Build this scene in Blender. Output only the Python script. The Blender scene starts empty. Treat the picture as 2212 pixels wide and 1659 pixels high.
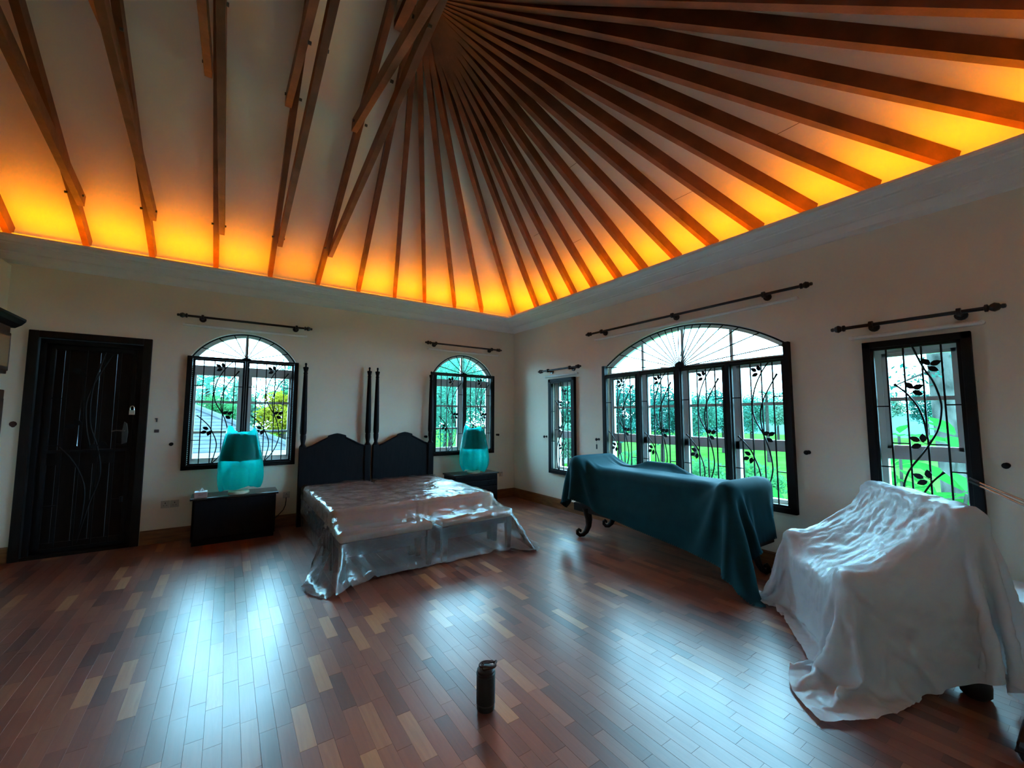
import bpy, bmesh, math, random
import numpy as np
from mathutils import Vector, Matrix, noise as mnoise
from mathutils.geometry import tessellate_polygon
random.seed(7); RNG = np.random.default_rng(7)
S = bpy.context.scene; COL = S.collection
PI = math.pi

# ------------------------------------------------------------------ camera
CAM = Vector((-4.552, -6.526, 1.5)); YAW, PITCH, ROLL = math.radians(34.6063), math.radians(4.593), math.radians(0.06)
FPX = 887.08
fw = Vector((math.sin(YAW)*math.cos(PITCH), math.cos(YAW)*math.cos(PITCH), math.sin(PITCH)))
rt = Vector((math.cos(YAW), -math.sin(YAW), 0)); up = rt.cross(fw)
rt2 = rt*math.cos(ROLL)+up*math.sin(ROLL); up2 = up*math.cos(ROLL)-rt*math.sin(ROLL)
cd = bpy.data.cameras.new('camera'); cd.sensor_fit = 'HORIZONTAL'; cd.sensor_width = 36.0; cd.lens = 36.0*FPX/2212
cd.clip_start = 0.02; cd.clip_end = 600
co = bpy.data.objects.new('camera', cd); COL.objects.link(co); S.camera = co
co.matrix_world = Matrix(((rt2.x, up2.x, -fw.x, CAM.x), (rt2.y, up2.y, -fw.y, CAM.y), (rt2.z, up2.z, -fw.z, CAM.z), (0, 0, 0, 1)))

# ------------------------------------------------------------------ light
SKY = 22.5
LED = 33.0
wd = bpy.data.worlds.new('overcast_sky'); S.world = wd; wd.use_nodes = True
nt = wd.node_tree; nt.nodes.clear()
_o = nt.nodes.new('ShaderNodeOutputWorld'); _b = nt.nodes.new('ShaderNodeBackground')
_b.inputs['Color'].default_value = (0.33, 0.71, 0.97, 1)        # even overcast
_b.inputs['Strength'].default_value = SKY; nt.links.new(_b.outputs[0], _o.inputs[0])
S.view_settings.view_transform = 'Standard'; S.view_settings.look = 'None'; S.view_settings.gamma = 1.0
S.view_settings.use_curve_mapping = False; S.view_settings.exposure = 0.62
S.cycles.max_bounces = 14; S.cycles.diffuse_bounces = 7; S.cycles.transparent_max_bounces = 16

# ------------------------------------------------------------------ materials
MATS = {}
def _new(name):
    m = bpy.data.materials.new(name); m.use_nodes = True; MATS[name] = m
    return m, m.node_tree, m.node_tree.nodes['Principled BSDF']
def pm(name, col, rough=0.6, metal=0.0, var=0.0, scale=8.0, stretch=(1, 1, 1), bump=0.0, bscale=40.0, spec=0.5, col2=None, trans=0.0, coat=0.0):
    """principled material with object-space noise for colour and relief"""
    m, t, b = _new(name)
    b.inputs['Roughness'].default_value = rough; b.inputs['Metallic'].default_value = metal
    b.inputs['Specular IOR Level'].default_value = spec
    b.inputs['Coat Weight'].default_value = coat
    b.inputs['Base Color'].default_value = (*col, 1)
    if var or col2 or bump:
        tc = t.nodes.new('ShaderNodeTexCoord'); mp = t.nodes.new('ShaderNodeMapping'); mp.inputs['Scale'].default_value = stretch
        t.links.new(tc.outputs['Object'], mp.inputs[0])
    if var or col2:
        n = t.nodes.new('ShaderNodeTexNoise'); n.inputs['Scale'].default_value = scale; n.inputs['Detail'].default_value = 5
        t.links.new(mp.outputs[0], n.inputs['Vector'])
        r = t.nodes.new('ShaderNodeValToRGB'); e = r.color_ramp.elements; e[0].position = .3; e[1].position = .7
        c2 = col2 or tuple(min(1, c*(1+var)) for c in col); c1 = col if col2 else tuple(c*(1-var) for c in col)
        e[0].color = (*c1, 1); e[1].color = (*c2, 1)
        t.links.new(n.outputs['Fac'], r.inputs[0]); t.links.new(r.outputs[0], b.inputs['Base Color'])
    if bump:
        n2 = t.nodes.new('ShaderNodeTexNoise'); n2.inputs['Scale'].default_value = bscale; n2.inputs['Detail'].default_value = 4
        bp = t.nodes.new('ShaderNodeBump'); bp.inputs['Strength'].default_value = bump; bp.inputs['Distance'].default_value = 0.02
        t.links.new(mp.outputs[0], n2.inputs['Vector']); t.links.new(n2.outputs['Fac'], bp.inputs['Height']); t.links.new(bp.outputs[0], b.inputs['Normal'])
    if trans:
        o = t.nodes['Material Output']; tr = t.nodes.new('ShaderNodeBsdfTranslucent'); mx = t.nodes.new('ShaderNodeMixShader'); mx.inputs[0].default_value = trans
        tr.inputs[0].default_value = (*col, 1)
        if var or col2: t.links.new(r.outputs[0], tr.inputs[0])
        t.links.new(b.outputs[0], mx.inputs[1]); t.links.new(tr.outputs[0], mx.inputs[2]); t.links.new(mx.outputs[0], o.inputs[0])
    return m
pm('wall_paint', (0.86, 0.785, 0.66), 0.75, var=0.04, scale=1.2, bump=0.05, bscale=60)
pm('cornice_paint', (0.91, 0.90, 0.88), 0.6, var=0.02, scale=2)
pm('ceiling_board', (0.90, 0.82, 0.74), 0.85, var=0.05, scale=1.1)
pm('rafter_wood', (0.085, 0.022, 0.010), 0.5, col2=(0.21, 0.062, 0.024), scale=3.0, stretch=(1.5, 1.5, 1.5), bump=0.12, bscale=30)
pm('chord_wood', (0.10, 0.032, 0.016), 0.55, col2=(0.23, 0.085, 0.040), scale=4.0, bump=0.2, bscale=22)
pm('dark_wood', (0.008, 0.006, 0.007), 0.5, col2=(0.016, 0.011, 0.011), scale=6, stretch=(6, 6, 1), spec=0.2)
pm('bed_wood', (0.004, 0.004, 0.007), 0.55, col2=(0.008, 0.007, 0.010), scale=6, stretch=(6, 6, 1), spec=0.14)
pm('nightstand_top', (0.020, 0.016, 0.016), 0.25, col2=(0.03, 0.022, 0.02), scale=6, stretch=(1, 8, 1))
pm('hutch_wood', (0.045, 0.018, 0.010), 0.3, col2=(0.09, 0.035, 0.018), scale=4, stretch=(1, 1, 6))
pm('baseboard_wood', (0.16, 0.065, 0.024), 0.4, col2=(0.30, 0.13, 0.045), scale=5, stretch=(1, 1, 8))
pm('iron', (0.006, 0.007, 0.010), 0.55, spec=0.2)
pm('aluminium', (0.72, 0.74, 0.74), 0.45, var=0.02, scale=3)
pm('rod_wood', (0.010, 0.010, 0.014), 0.35)
pm('hutch_glass', (0.34, 0.22, 0.12), 0.18, var=0.1, scale=2)
pm('white_enamel', (0.90, 0.88, 0.84), 0.5)
pm('chrome', (0.62, 0.63, 0.65), 0.25, metal=1.0)
pm('steel_dark', (0.10, 0.10, 0.10), 0.4, metal=0.8)
pm('socket_plastic', (0.52, 0.48, 0.42), 0.4)
pm('black_plastic', (0.010, 0.010, 0.011), 0.45)
pm('black_matt', (0.014, 0.014, 0.016), 0.55, var=0.1, scale=60)
pm('cord_brown', (0.055, 0.022, 0.018), 0.7)
pm('ceramic', (0.74, 0.62, 0.45), 0.35)
pm('shade_fabric', (0.10, 0.09, 0.08), 0.9, trans=0.02)
pm('tissue_pink', (0.42, 0.24, 0.22), 0.6, var=0.05, scale=30)
pm('tissue_white', (0.80, 0.84, 0.88), 0.8)
pm('mattress_tan', (0.78, 0.57, 0.38), 0.8, var=0.08, scale=12)
pm('upholstery', (0.20, 0.15, 0.11), 0.8, var=0.1, scale=20)
pm('green_velvet', (0.0015, 0.040, 0.052), 0.7, var=0.15, scale=7, spec=0.12)
MATS['green_velvet'].node_tree.nodes['Principled BSDF'].inputs['Sheen Weight'].default_value = 0.10
MATS['green_velvet'].node_tree.nodes['Principled BSDF'].inputs['Sheen Tint'].default_value = (0.2, 0.7, 0.9, 1)
pm('dust_sheet', (0.74, 0.78, 0.82), 0.40, var=0.03, scale=3, bump=0.10, bscale=40, trans=0.28, spec=0.8, coat=0.15)
pm('roof_tile', (0.030, 0.034, 0.040), 0.7, col2=(0.055, 0.060, 0.068), scale=3, spec=0.0)
pm('render_white', (0.16, 0.165, 0.17), 0.8, spec=0.0)
pm('bark_pale', (0.014, 0.016, 0.014), 0.9, col2=(0.065, 0.068, 0.060), scale=6, stretch=(1, 1, .6), bump=0.5, bscale=10, spec=0.0)
pm('bark_dark', (0.012, 0.011, 0.009), 0.9, col2=(0.03, 0.028, 0.024), scale=6, spec=0.0)
pm('field_grass', (0.014, 0.075, 0.008), 0.9, col2=(0.034, 0.105, 0.016), scale=0.35, spec=0.0)
pm('path_gravel', (0.13, 0.13, 0.12), 0.95, var=0.12, scale=2, spec=0.0)
pm('hill_green', (0.03, 0.075, 0.07), 0.95, col2=(0.04, 0.09, 0.085), scale=0.1, spec=0.0)
def leafmat(name, c1, c2, tr=0.45):
    pm(name, c1, 0.9, col2=c2, scale=1.3, trans=tr, spec=0.0)
leafmat('leaf_teal', (0.018, 0.090, 0.062), (0.055, 0.17, 0.115))
leafmat('leaf_deep', (0.007, 0.048, 0.038), (0.022, 0.098, 0.074))
leafmat('leaf_mid', (0.016, 0.085, 0.026), (0.045, 0.15, 0.055))
leafmat('leaf_yellow', (0.12, 0.095, 0.005), (0.17, 0.15, 0.014))
leafmat('leaf_bright', (0.008, 0.085, 0.012), (0.022, 0.13, 0.026), 0.5)
leafmat('leaf_pale', (0.042, 0.11, 0.070), (0.085, 0.16, 0.105))

def glass_mat(name, tint, gloss):
    m = bpy.data.materials.new(name); m.use_nodes = True; MATS[name] = m; t = m.node_tree; t.nodes.clear()
    o = t.nodes.new('ShaderNodeOutputMaterial'); a = t.nodes.new('ShaderNodeBsdfTransparent'); g = t.nodes.new('ShaderNodeBsdfGlossy')
    a.inputs[0].default_value = (*tint, 1); g.inputs['Roughness'].default_value = 0.02
    lw = t.nodes.new('ShaderNodeLayerWeight'); lw.inputs['Blend'].default_value = gloss
    mx = t.nodes.new('ShaderNodeMixShader'); t.links.new(lw.outputs['Fresnel'], mx.inputs[0])
    t.links.new(a.outputs[0], mx.inputs[1]); t.links.new(g.outputs[0], mx.inputs[2]); t.links.new(mx.outputs[0], o.inputs[0])
glass_mat('pane_glass', (0.95, 0.99, 0.98), 0.12)
def film_mat(name, col, transp, gloss, rough, bscale, bstr, tcol=None, tfac=0.5):
    """thin plastic film: partly see-through, partly milky, shiny with fine wrinkles"""
    m = bpy.data.materials.new(name); m.use_nodes = True; MATS[name] = m; t = m.node_tree; t.nodes.clear(); N = t.nodes.new; L = t.links.new
    o = N('ShaderNodeOutputMaterial'); a = N('ShaderNodeBsdfTransparent'); a.inputs[0].default_value = (*(tcol or col), 1)
    d = N('ShaderNodeBsdfDiffuse'); d.inputs[0].default_value = (*col, 1); tl = N('ShaderNodeBsdfTranslucent'); tl.inputs[0].default_value = (*col, 1)
    g = N('ShaderNodeBsdfGlossy'); g.inputs['Roughness'].default_value = rough
    tc = N('ShaderNodeTexCoord'); n1 = N('ShaderNodeTexNoise'); n1.inputs['Scale'].default_value = bscale; n1.inputs['Detail'].default_value = 5; n1.inputs['Distortion'].default_value = 1.2
    bp = N('ShaderNodeBump'); bp.inputs['Strength'].default_value = bstr; bp.inputs['Distance'].default_value = 0.03
    L(tc.outputs['Object'], n1.inputs['Vector']); L(n1.outputs['Fac'], bp.inputs['Height'])
    for s in (d, tl, g): L(bp.outputs[0], s.inputs['Normal'])
    m1 = N('ShaderNodeMixShader'); m1.inputs[0].default_value = tfac; L(d.outputs[0], m1.inputs[1]); L(tl.outputs[0], m1.inputs[2])
    m2 = N('ShaderNodeMixShader'); m2.inputs[0].default_value = transp; L(m1.outputs[0], m2.inputs[1]); L(a.outputs[0], m2.inputs[2])
    lw = N('ShaderNodeLayerWeight'); lw.inputs['Blend'].default_value = gloss; L(bp.outputs[0], lw.inputs['Normal'])
    m3 = N('ShaderNodeMixShader'); L(lw.outputs['Fresnel'], m3.inputs[0]); L(m2.outputs[0], m3.inputs[1]); L(g.outputs[0], m3.inputs[2]); L(m3.outputs[0], o.inputs[0])
film_mat('plastic_film', (0.88, 0.91, 0.94), 0.765, 0.46, 0.15, 14.0, 0.35, (0.97, 0.98, 1.0))
film_mat('teal_bag', (0.010, 0.80, 0.76), 0.48, 0.14, 0.25, 11.0, 0.35, (0.06, 0.82, 0.78), 0.80)
def emit(name, col, st):
    m = bpy.data.materials.new(name); m.use_nodes = True; MATS[name] = m; t = m.node_tree; t.nodes.clear()
    o = t.nodes.new('ShaderNodeOutputMaterial'); e = t.nodes.new('ShaderNodeEmission'); e.inputs[0].default_value = (*col, 1); e.inputs[1].default_value = st
    t.links.new(e.outputs[0], o.inputs[0])
emit('led_amber', (1.0, 0.27, 0.002), LED)
emit('led_amber_dim', (1.0, 0.27, 0.002), LED*0.28)
# parquet: tone attribute per plank, grain along the plank
m, t, b = _new('parquet'); N = t.nodes.new; L = t.links.new
at = N('ShaderNodeAttribute'); at.attribute_name = 'tone'
rp = N('ShaderNodeValToRGB'); els = rp.color_ramp.elements
els[0].position = 0; els[0].color = (0.085, 0.020, 0.013, 1); els[1].position = 1; els[1].color = (0.48, 0.22, 0.095, 1)
for p_, c_ in ((0.25, (0.145, 0.035, 0.019, 1)), (0.55, (0.25, 0.070, 0.037, 1)), (0.8, (0.34, 0.120, 0.054, 1))):
    e_ = els.new(p_); e_.color = c_
geo = N('ShaderNodeNewGeometry'); mp = N('ShaderNodeMapping'); mp.inputs['Scale'].default_value = (60, 4, 1)
nz = N('ShaderNodeTexNoise'); nz.inputs['Scale'].default_value = 1.0; nz.inputs['Detail'].default_value = 5; nz.inputs['Distortion'].default_value = 0.6
add = N('ShaderNodeMath'); add.operation = 'MULTIPLY_ADD'; add.inputs[1].default_value = 0.34; add.inputs[2].default_value = -0.17
sm = N('ShaderNodeMath'); sm.operation = 'ADD'
ofs = N('ShaderNodeVectorMath'); ofs.operation = 'ADD'; sc = N('ShaderNodeVectorMath'); sc.operation = 'SCALE'; sc.inputs['Scale'].default_value = 37.0
L(at.outputs['Vector'], sc.inputs[0]); L(geo.outputs['Position'], mp.inputs[0]); L(mp.outputs[0], ofs.inputs[0]); L(sc.outputs[0], ofs.inputs[1])
L(ofs.outputs[0], nz.inputs['Vector']); L(nz.outputs['Fac'], add.inputs[0]); L(add.outputs[0], sm.inputs[0]); L(at.outputs['Fac'], sm.inputs[1]); L(sm.outputs[0], rp.inputs[0])
L(rp.outputs[0], b.inputs['Base Color'])
n3 = N('ShaderNodeTexNoise'); n3.inputs['Scale'].default_value = 2.2; n3.inputs['Detail'].default_value = 4
rr = N('ShaderNodeMapRange'); rr.inputs[3].default_value = 0.27; rr.inputs[4].default_value = 0.42
L(geo.outputs['Position'], n3.inputs['Vector']); L(n3.outputs['Fac'], rr.inputs[0]); L(rr.outputs[0], b.inputs['Roughness'])
b.inputs['Specular IOR Level'].default_value = 1.0; b.inputs['Coat Weight'].default_value = 0.35; b.inputs['Coat Roughness'].default_value = 0.30
bp = N('ShaderNodeBump'); bp.inputs['Strength'].default_value = 0.05; bp.inputs['Distance'].default_value = 0.005
L(nz.outputs['Fac'], bp.inputs['Height']); L(bp.outputs[0], b.inputs['Normal'])

# ------------------------------------------------------------------ helpers
class MB:
    def __init__(s): s.v = []; s.f = []
    def add(s, vs, fs):
        k = len(s.v); s.v += [tuple(v) for v in vs]; s.f += [tuple(i+k for i in f) for f in fs]; return s
    def box(s, x0, x1, y0, y1, z0, z1):
        x0, x1 = min(x0, x1), max(x0, x1); y0, y1 = min(y0, y1), max(y0, y1); z0, z1 = min(z0, z1), max(z0, z1)
        return s.add([(x0, y0, z0), (x1, y0, z0), (x1, y1, z0), (x0, y1, z0), (x0, y0, z1), (x1, y0, z1), (x1, y1, z1), (x0, y1, z1)],
                     [(3, 2, 1, 0), (4, 5, 6, 7), (0, 1, 5, 4), (1, 2, 6, 5), (2, 3, 7, 6), (3, 0, 4, 7)])
    def beam(s, a, b, w, h, upv=(0, 0, 1), top=0.0):
        """bar from a to b, bottom centre line on a-b when top=0 (height goes up), width w"""
        a, b = Vector(a), Vector(b); d = (b-a).normalized(); sd = d.cross(Vector(upv))
        if sd.length < 1e-5: sd = d.cross(Vector((1, 0, 0)))
        sd.normalize(); u = sd.cross(d).normalized(); r = []
        for p in (a, b):
            for i, j in ((-1, 0), (1, 0), (1, 1), (-1, 1)): r.append(p+sd*(i*w/2)+u*(j*h-top*h))
        return s.add(r, [(0, 1, 2, 3), (7, 6, 5, 4), (0, 4, 5, 1), (1, 5, 6, 2), (2, 6, 7, 3), (3, 7, 4, 0)])
    def tube(s, pts, rad, n=6, cap=True):
        pts = [Vector(p) for p in pts]; m = len(pts); k0 = len(s.v)
        rad = [rad]*m if not hasattr(rad, '__len__') else rad
        ref = None
        for i, p in enumerate(pts):
            d = (pts[min(i+1, m-1)]-pts[max(i-1, 0)]).normalized()
            if ref is None: ref = d.cross(Vector((0, 0, 1))) if abs(d.z) < .9 else d.cross(Vector((1, 0, 0)))
            ref = (ref-d*ref.dot(d)).normalized(); q = d.cross(ref)
            for j in range(n):
                a = 2*PI*j/n; s.v.append(tuple(p+(ref*math.cos(a)+q*math.sin(a))*rad[i]))
        for i in range(m-1):
            for j in range(n): s.f.append((k0+i*n+j, k0+i*n+(j+1) % n, k0+(i+1)*n+(j+1) % n, k0+(i+1)*n+j))
        if cap: s.f.append(tuple(k0+j for j in reversed(range(n)))); s.f.append(tuple(k0+(m-1)*n+j for j in range(n)))
        return s
    def lathe(s, prof, n=20, c=(0, 0, 0), axis='z', cap=True):
        k0 = len(s.v)
        for r, h in prof:
            for j in range(n):
                a = 2*PI*j/n; x, y = r*math.cos(a), r*math.sin(a)
                s.v.append((c[0]+x, c[1]+y, c[2]+h) if axis == 'z' else (c[0]+h, c[1]+x, c[2]+y) if axis == 'x' else (c[0]+y, c[1]+h, c[2]+x))
        for i in range(len(prof)-1):
            for j in range(n): s.f.append((k0+i*n+j, k0+i*n+(j+1) % n, k0+(i+1)*n+(j+1) % n, k0+(i+1)*n+j))
        if cap: s.f.append(tuple(k0+j for j in reversed(range(n)))); s.f.append(tuple(k0+(len(prof)-1)*n+j for j in range(n)))
        return s
    def prism(s, poly, mapf, d0, d1):
        """2D polygon (list of (a,b)) swept between depths d0 and d1 through mapf(a,b,d)"""
        n = len(poly); tri = tessellate_polygon([[Vector((a, b, 0)) for a, b in poly]])
        vs = [mapf(a, b, d0) for a, b in poly]+[mapf(a, b, d1) for a, b in poly]
        fs = [tuple(tr) for tr in tri]+[tuple(i+n for i in reversed(tr)) for tr in tri]+[(i, (i+1) % n, n+(i+1) % n, n+i) for i in range(n)]
        return s.add(vs, fs)
    def build(s, name, mat, parent=None, smooth=False, loc=None, bevel=0.0, fix=True):
        me = bpy.data.meshes.new(name); me.from_pydata([tuple(v) for v in s.v], [], s.f); me.update()
        if fix:
            bm = bmesh.new(); bm.from_mesh(me); bmesh.ops.recalc_face_normals(bm, faces=bm.faces); bm.to_mesh(me); bm.free()
        if smooth:
            me.polygons.foreach_set('use_smooth', [True]*len(me.polygons))
            try: me.set_sharp_from_angle(angle=math.radians(40))
            except Exception: pass
        me.materials.append(MATS[mat] if isinstance(mat, str) else mat)
        o = bpy.data.objects.new(name, me); COL.objects.link(o)
        if parent is not None: o.parent = parent
        if loc: o.location = loc
        if bevel:
            md = o.modifiers.new('bevel', 'BEVEL'); md.width = bevel; md.segments = 2; md.limit_method = 'ANGLE'
        return o
def tag(o, label=None, cat=None, group=None, kind=None):
    if label: o['label'] = label
    if cat: o['category'] = cat
    if group: o['group'] = group
    if kind: o['kind'] = kind
    return o
def empty(name, loc, label=None, cat=None, group=None, kind=None, rz=0):
    o = bpy.data.objects.new(name, None); COL.objects.link(o); o.location = loc; o.rotation_euler.z = rz; o.empty_display_size = .1
    return tag(o, label, cat, group, kind)
def copy_tree(o, parent=None):
    c = o.copy(); COL.objects.link(c); c.parent = parent
    for ch in list(o.children): copy_tree(ch, c)
    return c
def mesh_obj(name, P, faces, mat, parent=None, subsurf=0):
    me = bpy.data.meshes.new(name); me.from_pydata([tuple(map(float, v)) for v in P], [], faces); me.update()
    me.polygons.foreach_set('use_smooth', [True]*len(me.polygons)); me.materials.append(MATS[mat])
    o = bpy.data.objects.new(name, me); COL.objects.link(o)
    if parent is not None: o.parent = parent
    if subsurf:
        md = o.modifiers.new('smooth', 'SUBSURF'); md.levels = subsurf; md.render_levels = subsurf
    return o

# ------------------------------------------------------------------ walls
AP = 3.39                      # plan distance of the roof apex from both walls
YB = -7.4                      # wall behind the camera
XL = -6.52                     # left wall
Z0, TAN = 3.43, 0.49           # underside of rafters at the wall, roof slope
ZC = Z0+0.13*1.114             # underside of ceiling boards at the wall
def arc(cx, hw, zs, rise, n=24):
    R = (hw*hw+rise*rise)/(2*rise); zc = zs+rise-R; a0 = math.asin(hw/R)
    return [(cx+R*math.sin(a0-2*a0*i/n), zc+R*math.cos(a0-2*a0*i/n)) for i in range(n+1)]   # from +hw to -hw
mapB = lambda a, z, d: (a, d, z)          # back wall, d>0 outward
mapR = lambda a, z, d: (d, a, z)          # right wall, d>0 outward
def arched_hole(cx, hw, z0, zs, rise): return [(cx-hw, z0), (cx+hw, z0)]+arc(cx, hw, zs, rise)
def rect_hole(a0, a1, z0, z1): return [(a0, z0), (a1, z0), (a1, z1), (a0, z1)]
W1A = dict(cx=-4.3775, hw=0.5955, z0=0.90, zs=2.262, rise=0.355)
W1B = dict(cx=-1.1025, hw=0.5955, z0=0.90, zs=2.262, rise=0.355)
WBIG = dict(cx=-3.5535, hw=1.19, z0=0.63, zs=2.247, rise=0.394)
NARROW = (-1.675, -1.14, 0.63, 2.09); RIGHTW = (-5.93, -5.395, 0.63, 2.09)
def wall(name, outer, holes, mapf, th):
    loops = [outer]+holes; flat = [p for l in loops for p in l]
    tri = tessellate_polygon([[Vector((a, b, 0)) for a, b in l] for l in loops])
    n = len(flat); mb = MB()
    vs = [mapf(a, b, 0) for a, b in flat]+[mapf(a, b, th) for a, b in flat]
    fs = [tuple(t_) for t_ in tri]+[tuple(i+n for i in t_) for t_ in tri]; k = 0
    for l in loops:
        m_ = len(l)
        fs += [(k+i, k+(i+1) % m_, n+k+(i+1) % m_, n+k+i) for i in range(m_)]; k += m_
    mb.add(vs, fs); return tag(mb.build(name, 'wall_paint'), kind='structure')
TOPW = 3.46
DOOR = (-6.27, -5.42, 0.0, 2.36)
wall('wall_back', [(-10.2, -0.15), (0.2, -0.15), (0.2, TOPW), (-10.2, TOPW)],
     [arched_hole(**W1A), arched_hole(**W1B), rect_hole(*DOOR)], mapB, 0.2)
wall('wall_right', [(YB, -0.15), (0.0, -0.15), (0.0, TOPW), (YB, TOPW)],
     [rect_hole(*NARROW), arched_hole(**WBIG), rect_hole(*RIGHTW)], mapR, 0.2)
mapF = lambda a, z, d: (a, YB-d, z)       # wall behind the camera, d>0 outward
wall('wall_front', [(-10.2, -0.15), (0.2, -0.15), (0.2, TOPW), (-10.2, TOPW)], [], mapF, 0.2)
tag(MB().box(XL-0.12, XL, YB, 0.0, 0.0, 3.10).build('wall_left', 'wall_paint'), kind='structure')
tag(MB().box(-10.2, -10.0, YB, 0.0, -0.15, 5.4).build('wall_end', 'wall_paint'), kind='structure')

# cornice with an open trough on top for the hidden light strip
prof = [(0.0, 3.125), (-0.03, 3.128), (-0.075, 3.148), (-0.105, 3.180), (-0.12, 3.200), (-0.145, 3.202), (-0.15, 3.214), (-0.20, 3.222), (-0.27, 3.232), (-0.31, 3.240), (-0.318, 3.252), (-0.345, 3.254), (-0.352, 3.266), (-0.40, 3.274), (-0.428, 3.284),
        (-0.436, 3.300), (-0.436, 3.317), (-0.415, 3.317), (-0.405, 3.286), (0.0, 3.276)]
def cornice(name, pts, mat='cornice_paint'):
    """sweep the profile; each end point is given as function of offset"""
    mb = MB(); n = len(prof); vs = []
    for fpt in pts: vs += [fpt(d, z) for d, z in prof]
    fs = [(i, (i+1) % n, n+(i+1) % n, n+i) for i in range(n)]+[tuple(range(n)), tuple(reversed(range(n, 2*n)))]
    return tag(mb.add(vs, fs).build(name, mat), kind='structure')
cornice('trim_1', [lambda d, z: (-9.95, d, z), lambda d, z: (d, d, z)])
cornice('trim_2', [lambda d, z: (d, d, z), lambda d, z: (d, YB-d, z)])
cornice('trim_3', [lambda d, z: (d, YB-d, z), lambda d, z: (-9.95, YB-d, z)])
# amber light strips lying in the cornice trough
def led(label, x0, x1, y0, y1, mat='led_amber'):
    o = MB().box(x0, x1, y0, y1, 3.284, 3.296).build('led_strip', mat); tag(o, label, 'light strip', 'amber strips in the cornice trough'); return o
for nm, a0, a1, mt in (('amber light strip in cornice above the door', -9.9, -4.22, 'led_amber'), ('dimmer amber light strip in cornice beside the roof truss', -4.14, -3.62, 'led_amber_dim'), ('amber light strip in cornice above the beds', -3.54, -0.30, 'led_amber')):
    led(nm, a0, a1, -0.30, -0.27, mt)
led('amber light strip in cornice above the settee windows', -0.30, -0.27, YB+0.32, -0.34)

# baseboards (20 mm proud, 140 mm high)
bb = MB()
for a0, a1 in ((XL, -6.35), (-5.335, 0.0)): bb.box(a0, a1, -0.02, 0.002, 0, 0.148).box(a0, a1, -0.012, 0.002, 0.148, 0.16)
tag(bb.build('baseboard_back', 'baseboard_wood'), kind='structure')
tag(MB().box(-0.02, 0.002, YB, -0.02, 0, 0.148).box(-0.012, 0.002, YB, -0.012, 0.148, 0.16).build('baseboard_right', 'baseboard_wood'), kind='structure')
tag(MB().box(XL-0.002, XL+0.02, YB, -0.02, 0, 0.16).build('baseboard_left', 'baseboard_wood'), kind='structure')

# ------------------------------------------------------------------ parquet floor
floor = tag(MB().box(-10.1, 0.1, YB-0.1, 0.1, -0.14, -0.012).build('floor', 'dark_wood'), kind='structure')
PW = 0.072
def tone():
    r = random.random()
    return random.uniform(0.80, 1.0) if r < 0.07 else random.uniform(0.02, 0.25) if r < 0.19 else min(0.78, max(0.2, random.gauss(0.5, 0.11)))
planks = []
x = XL
while x < 0:
    y = YB-random.uniform(0, .4)
    while y < 0:
        l = random.choice((0.30, 0.34, 0.34, 0.40)); y0, y1 = max(y, YB), min(y+l, 0.0)
        if y1-y0 > 0.02: planks.append((x, min(x+PW, 0.0), y0, y1, tone(), random.uniform(-.0004, 0.0), random.uniform(-.0022, .0022), random.uniform(-.0006, .0006)))
        y += l
    x += PW
def pscore(p):
    c = Vector(((p[0]+p[1])/2, (p[2]+p[3])/2, 0))-CAM; z = c.dot(fw)
    if z <= .1: return 0
    u, v = c.dot(rt)/z*FPX, -c.dot(up)/z*FPX
    if abs(u) > 1106 or v > 829: return 0
    return (p[1]-p[0])*(p[3]-p[2])*CAM.z/z**3
planks.sort(key=pscore, reverse=True)
def plank_geo(p):
    x0, x1, y0, y1, tn, dz, tx, ty = p; g = 0.0002; c = 0.0006; cx, cy = (x0+x1)/2, (y0+y1)/2
    top = lambda X, Y: dz+(X-cx)*tx*1.5+(Y-cy)*ty*1.5
    vs = [(x0+g, y0+g, -.012), (x1-g, y0+g, -.012), (x1-g, y1-g, -.012), (x0+g, y1-g, -.012)]
    vs += [(X, Y, top(X, Y)-c) for X, Y in ((x0+g, y0+g), (x1-g, y0+g), (x1-g, y1-g), (x0+g, y1-g))]
    vs += [(X, Y, top(X, Y)) for X, Y in ((x0+g+c, y0+g+c), (x1-g-c, y0+g+c), (x1-g-c, y1-g-c), (x0+g+c, y1-g-c))]
    fs = [(0, 1, 5, 4), (1, 2, 6, 5), (2, 3, 7, 6), (3, 0, 4, 7), (4, 5, 9, 8), (5, 6, 10, 9), (6, 7, 11, 10), (7, 4, 8, 11), (8, 9, 10, 11)]
    return vs, fs
def plank_mesh(name, ps):
    V, F, T = [], [], []
    for p in ps:
        vs, fs = plank_geo(p); k = len(V); V += vs; F += [tuple(i+k for i in f) for f in fs]; T += [p[4]]*len(fs)
    me = bpy.data.meshes.new(name); me.from_pydata(V, [], F); me.update()
    a = me.attributes.new('tone', 'FLOAT', 'FACE'); a.data.foreach_set('value', T); me.materials.append(MATS['parquet'])
    o = bpy.data.objects.new(name, me); COL.objects.link(o); o.parent = floor; return o
for p in planks[:300]: plank_mesh('plank', [p])
tag(plank_mesh('planks', planks[300:]), kind='stuff')

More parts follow.
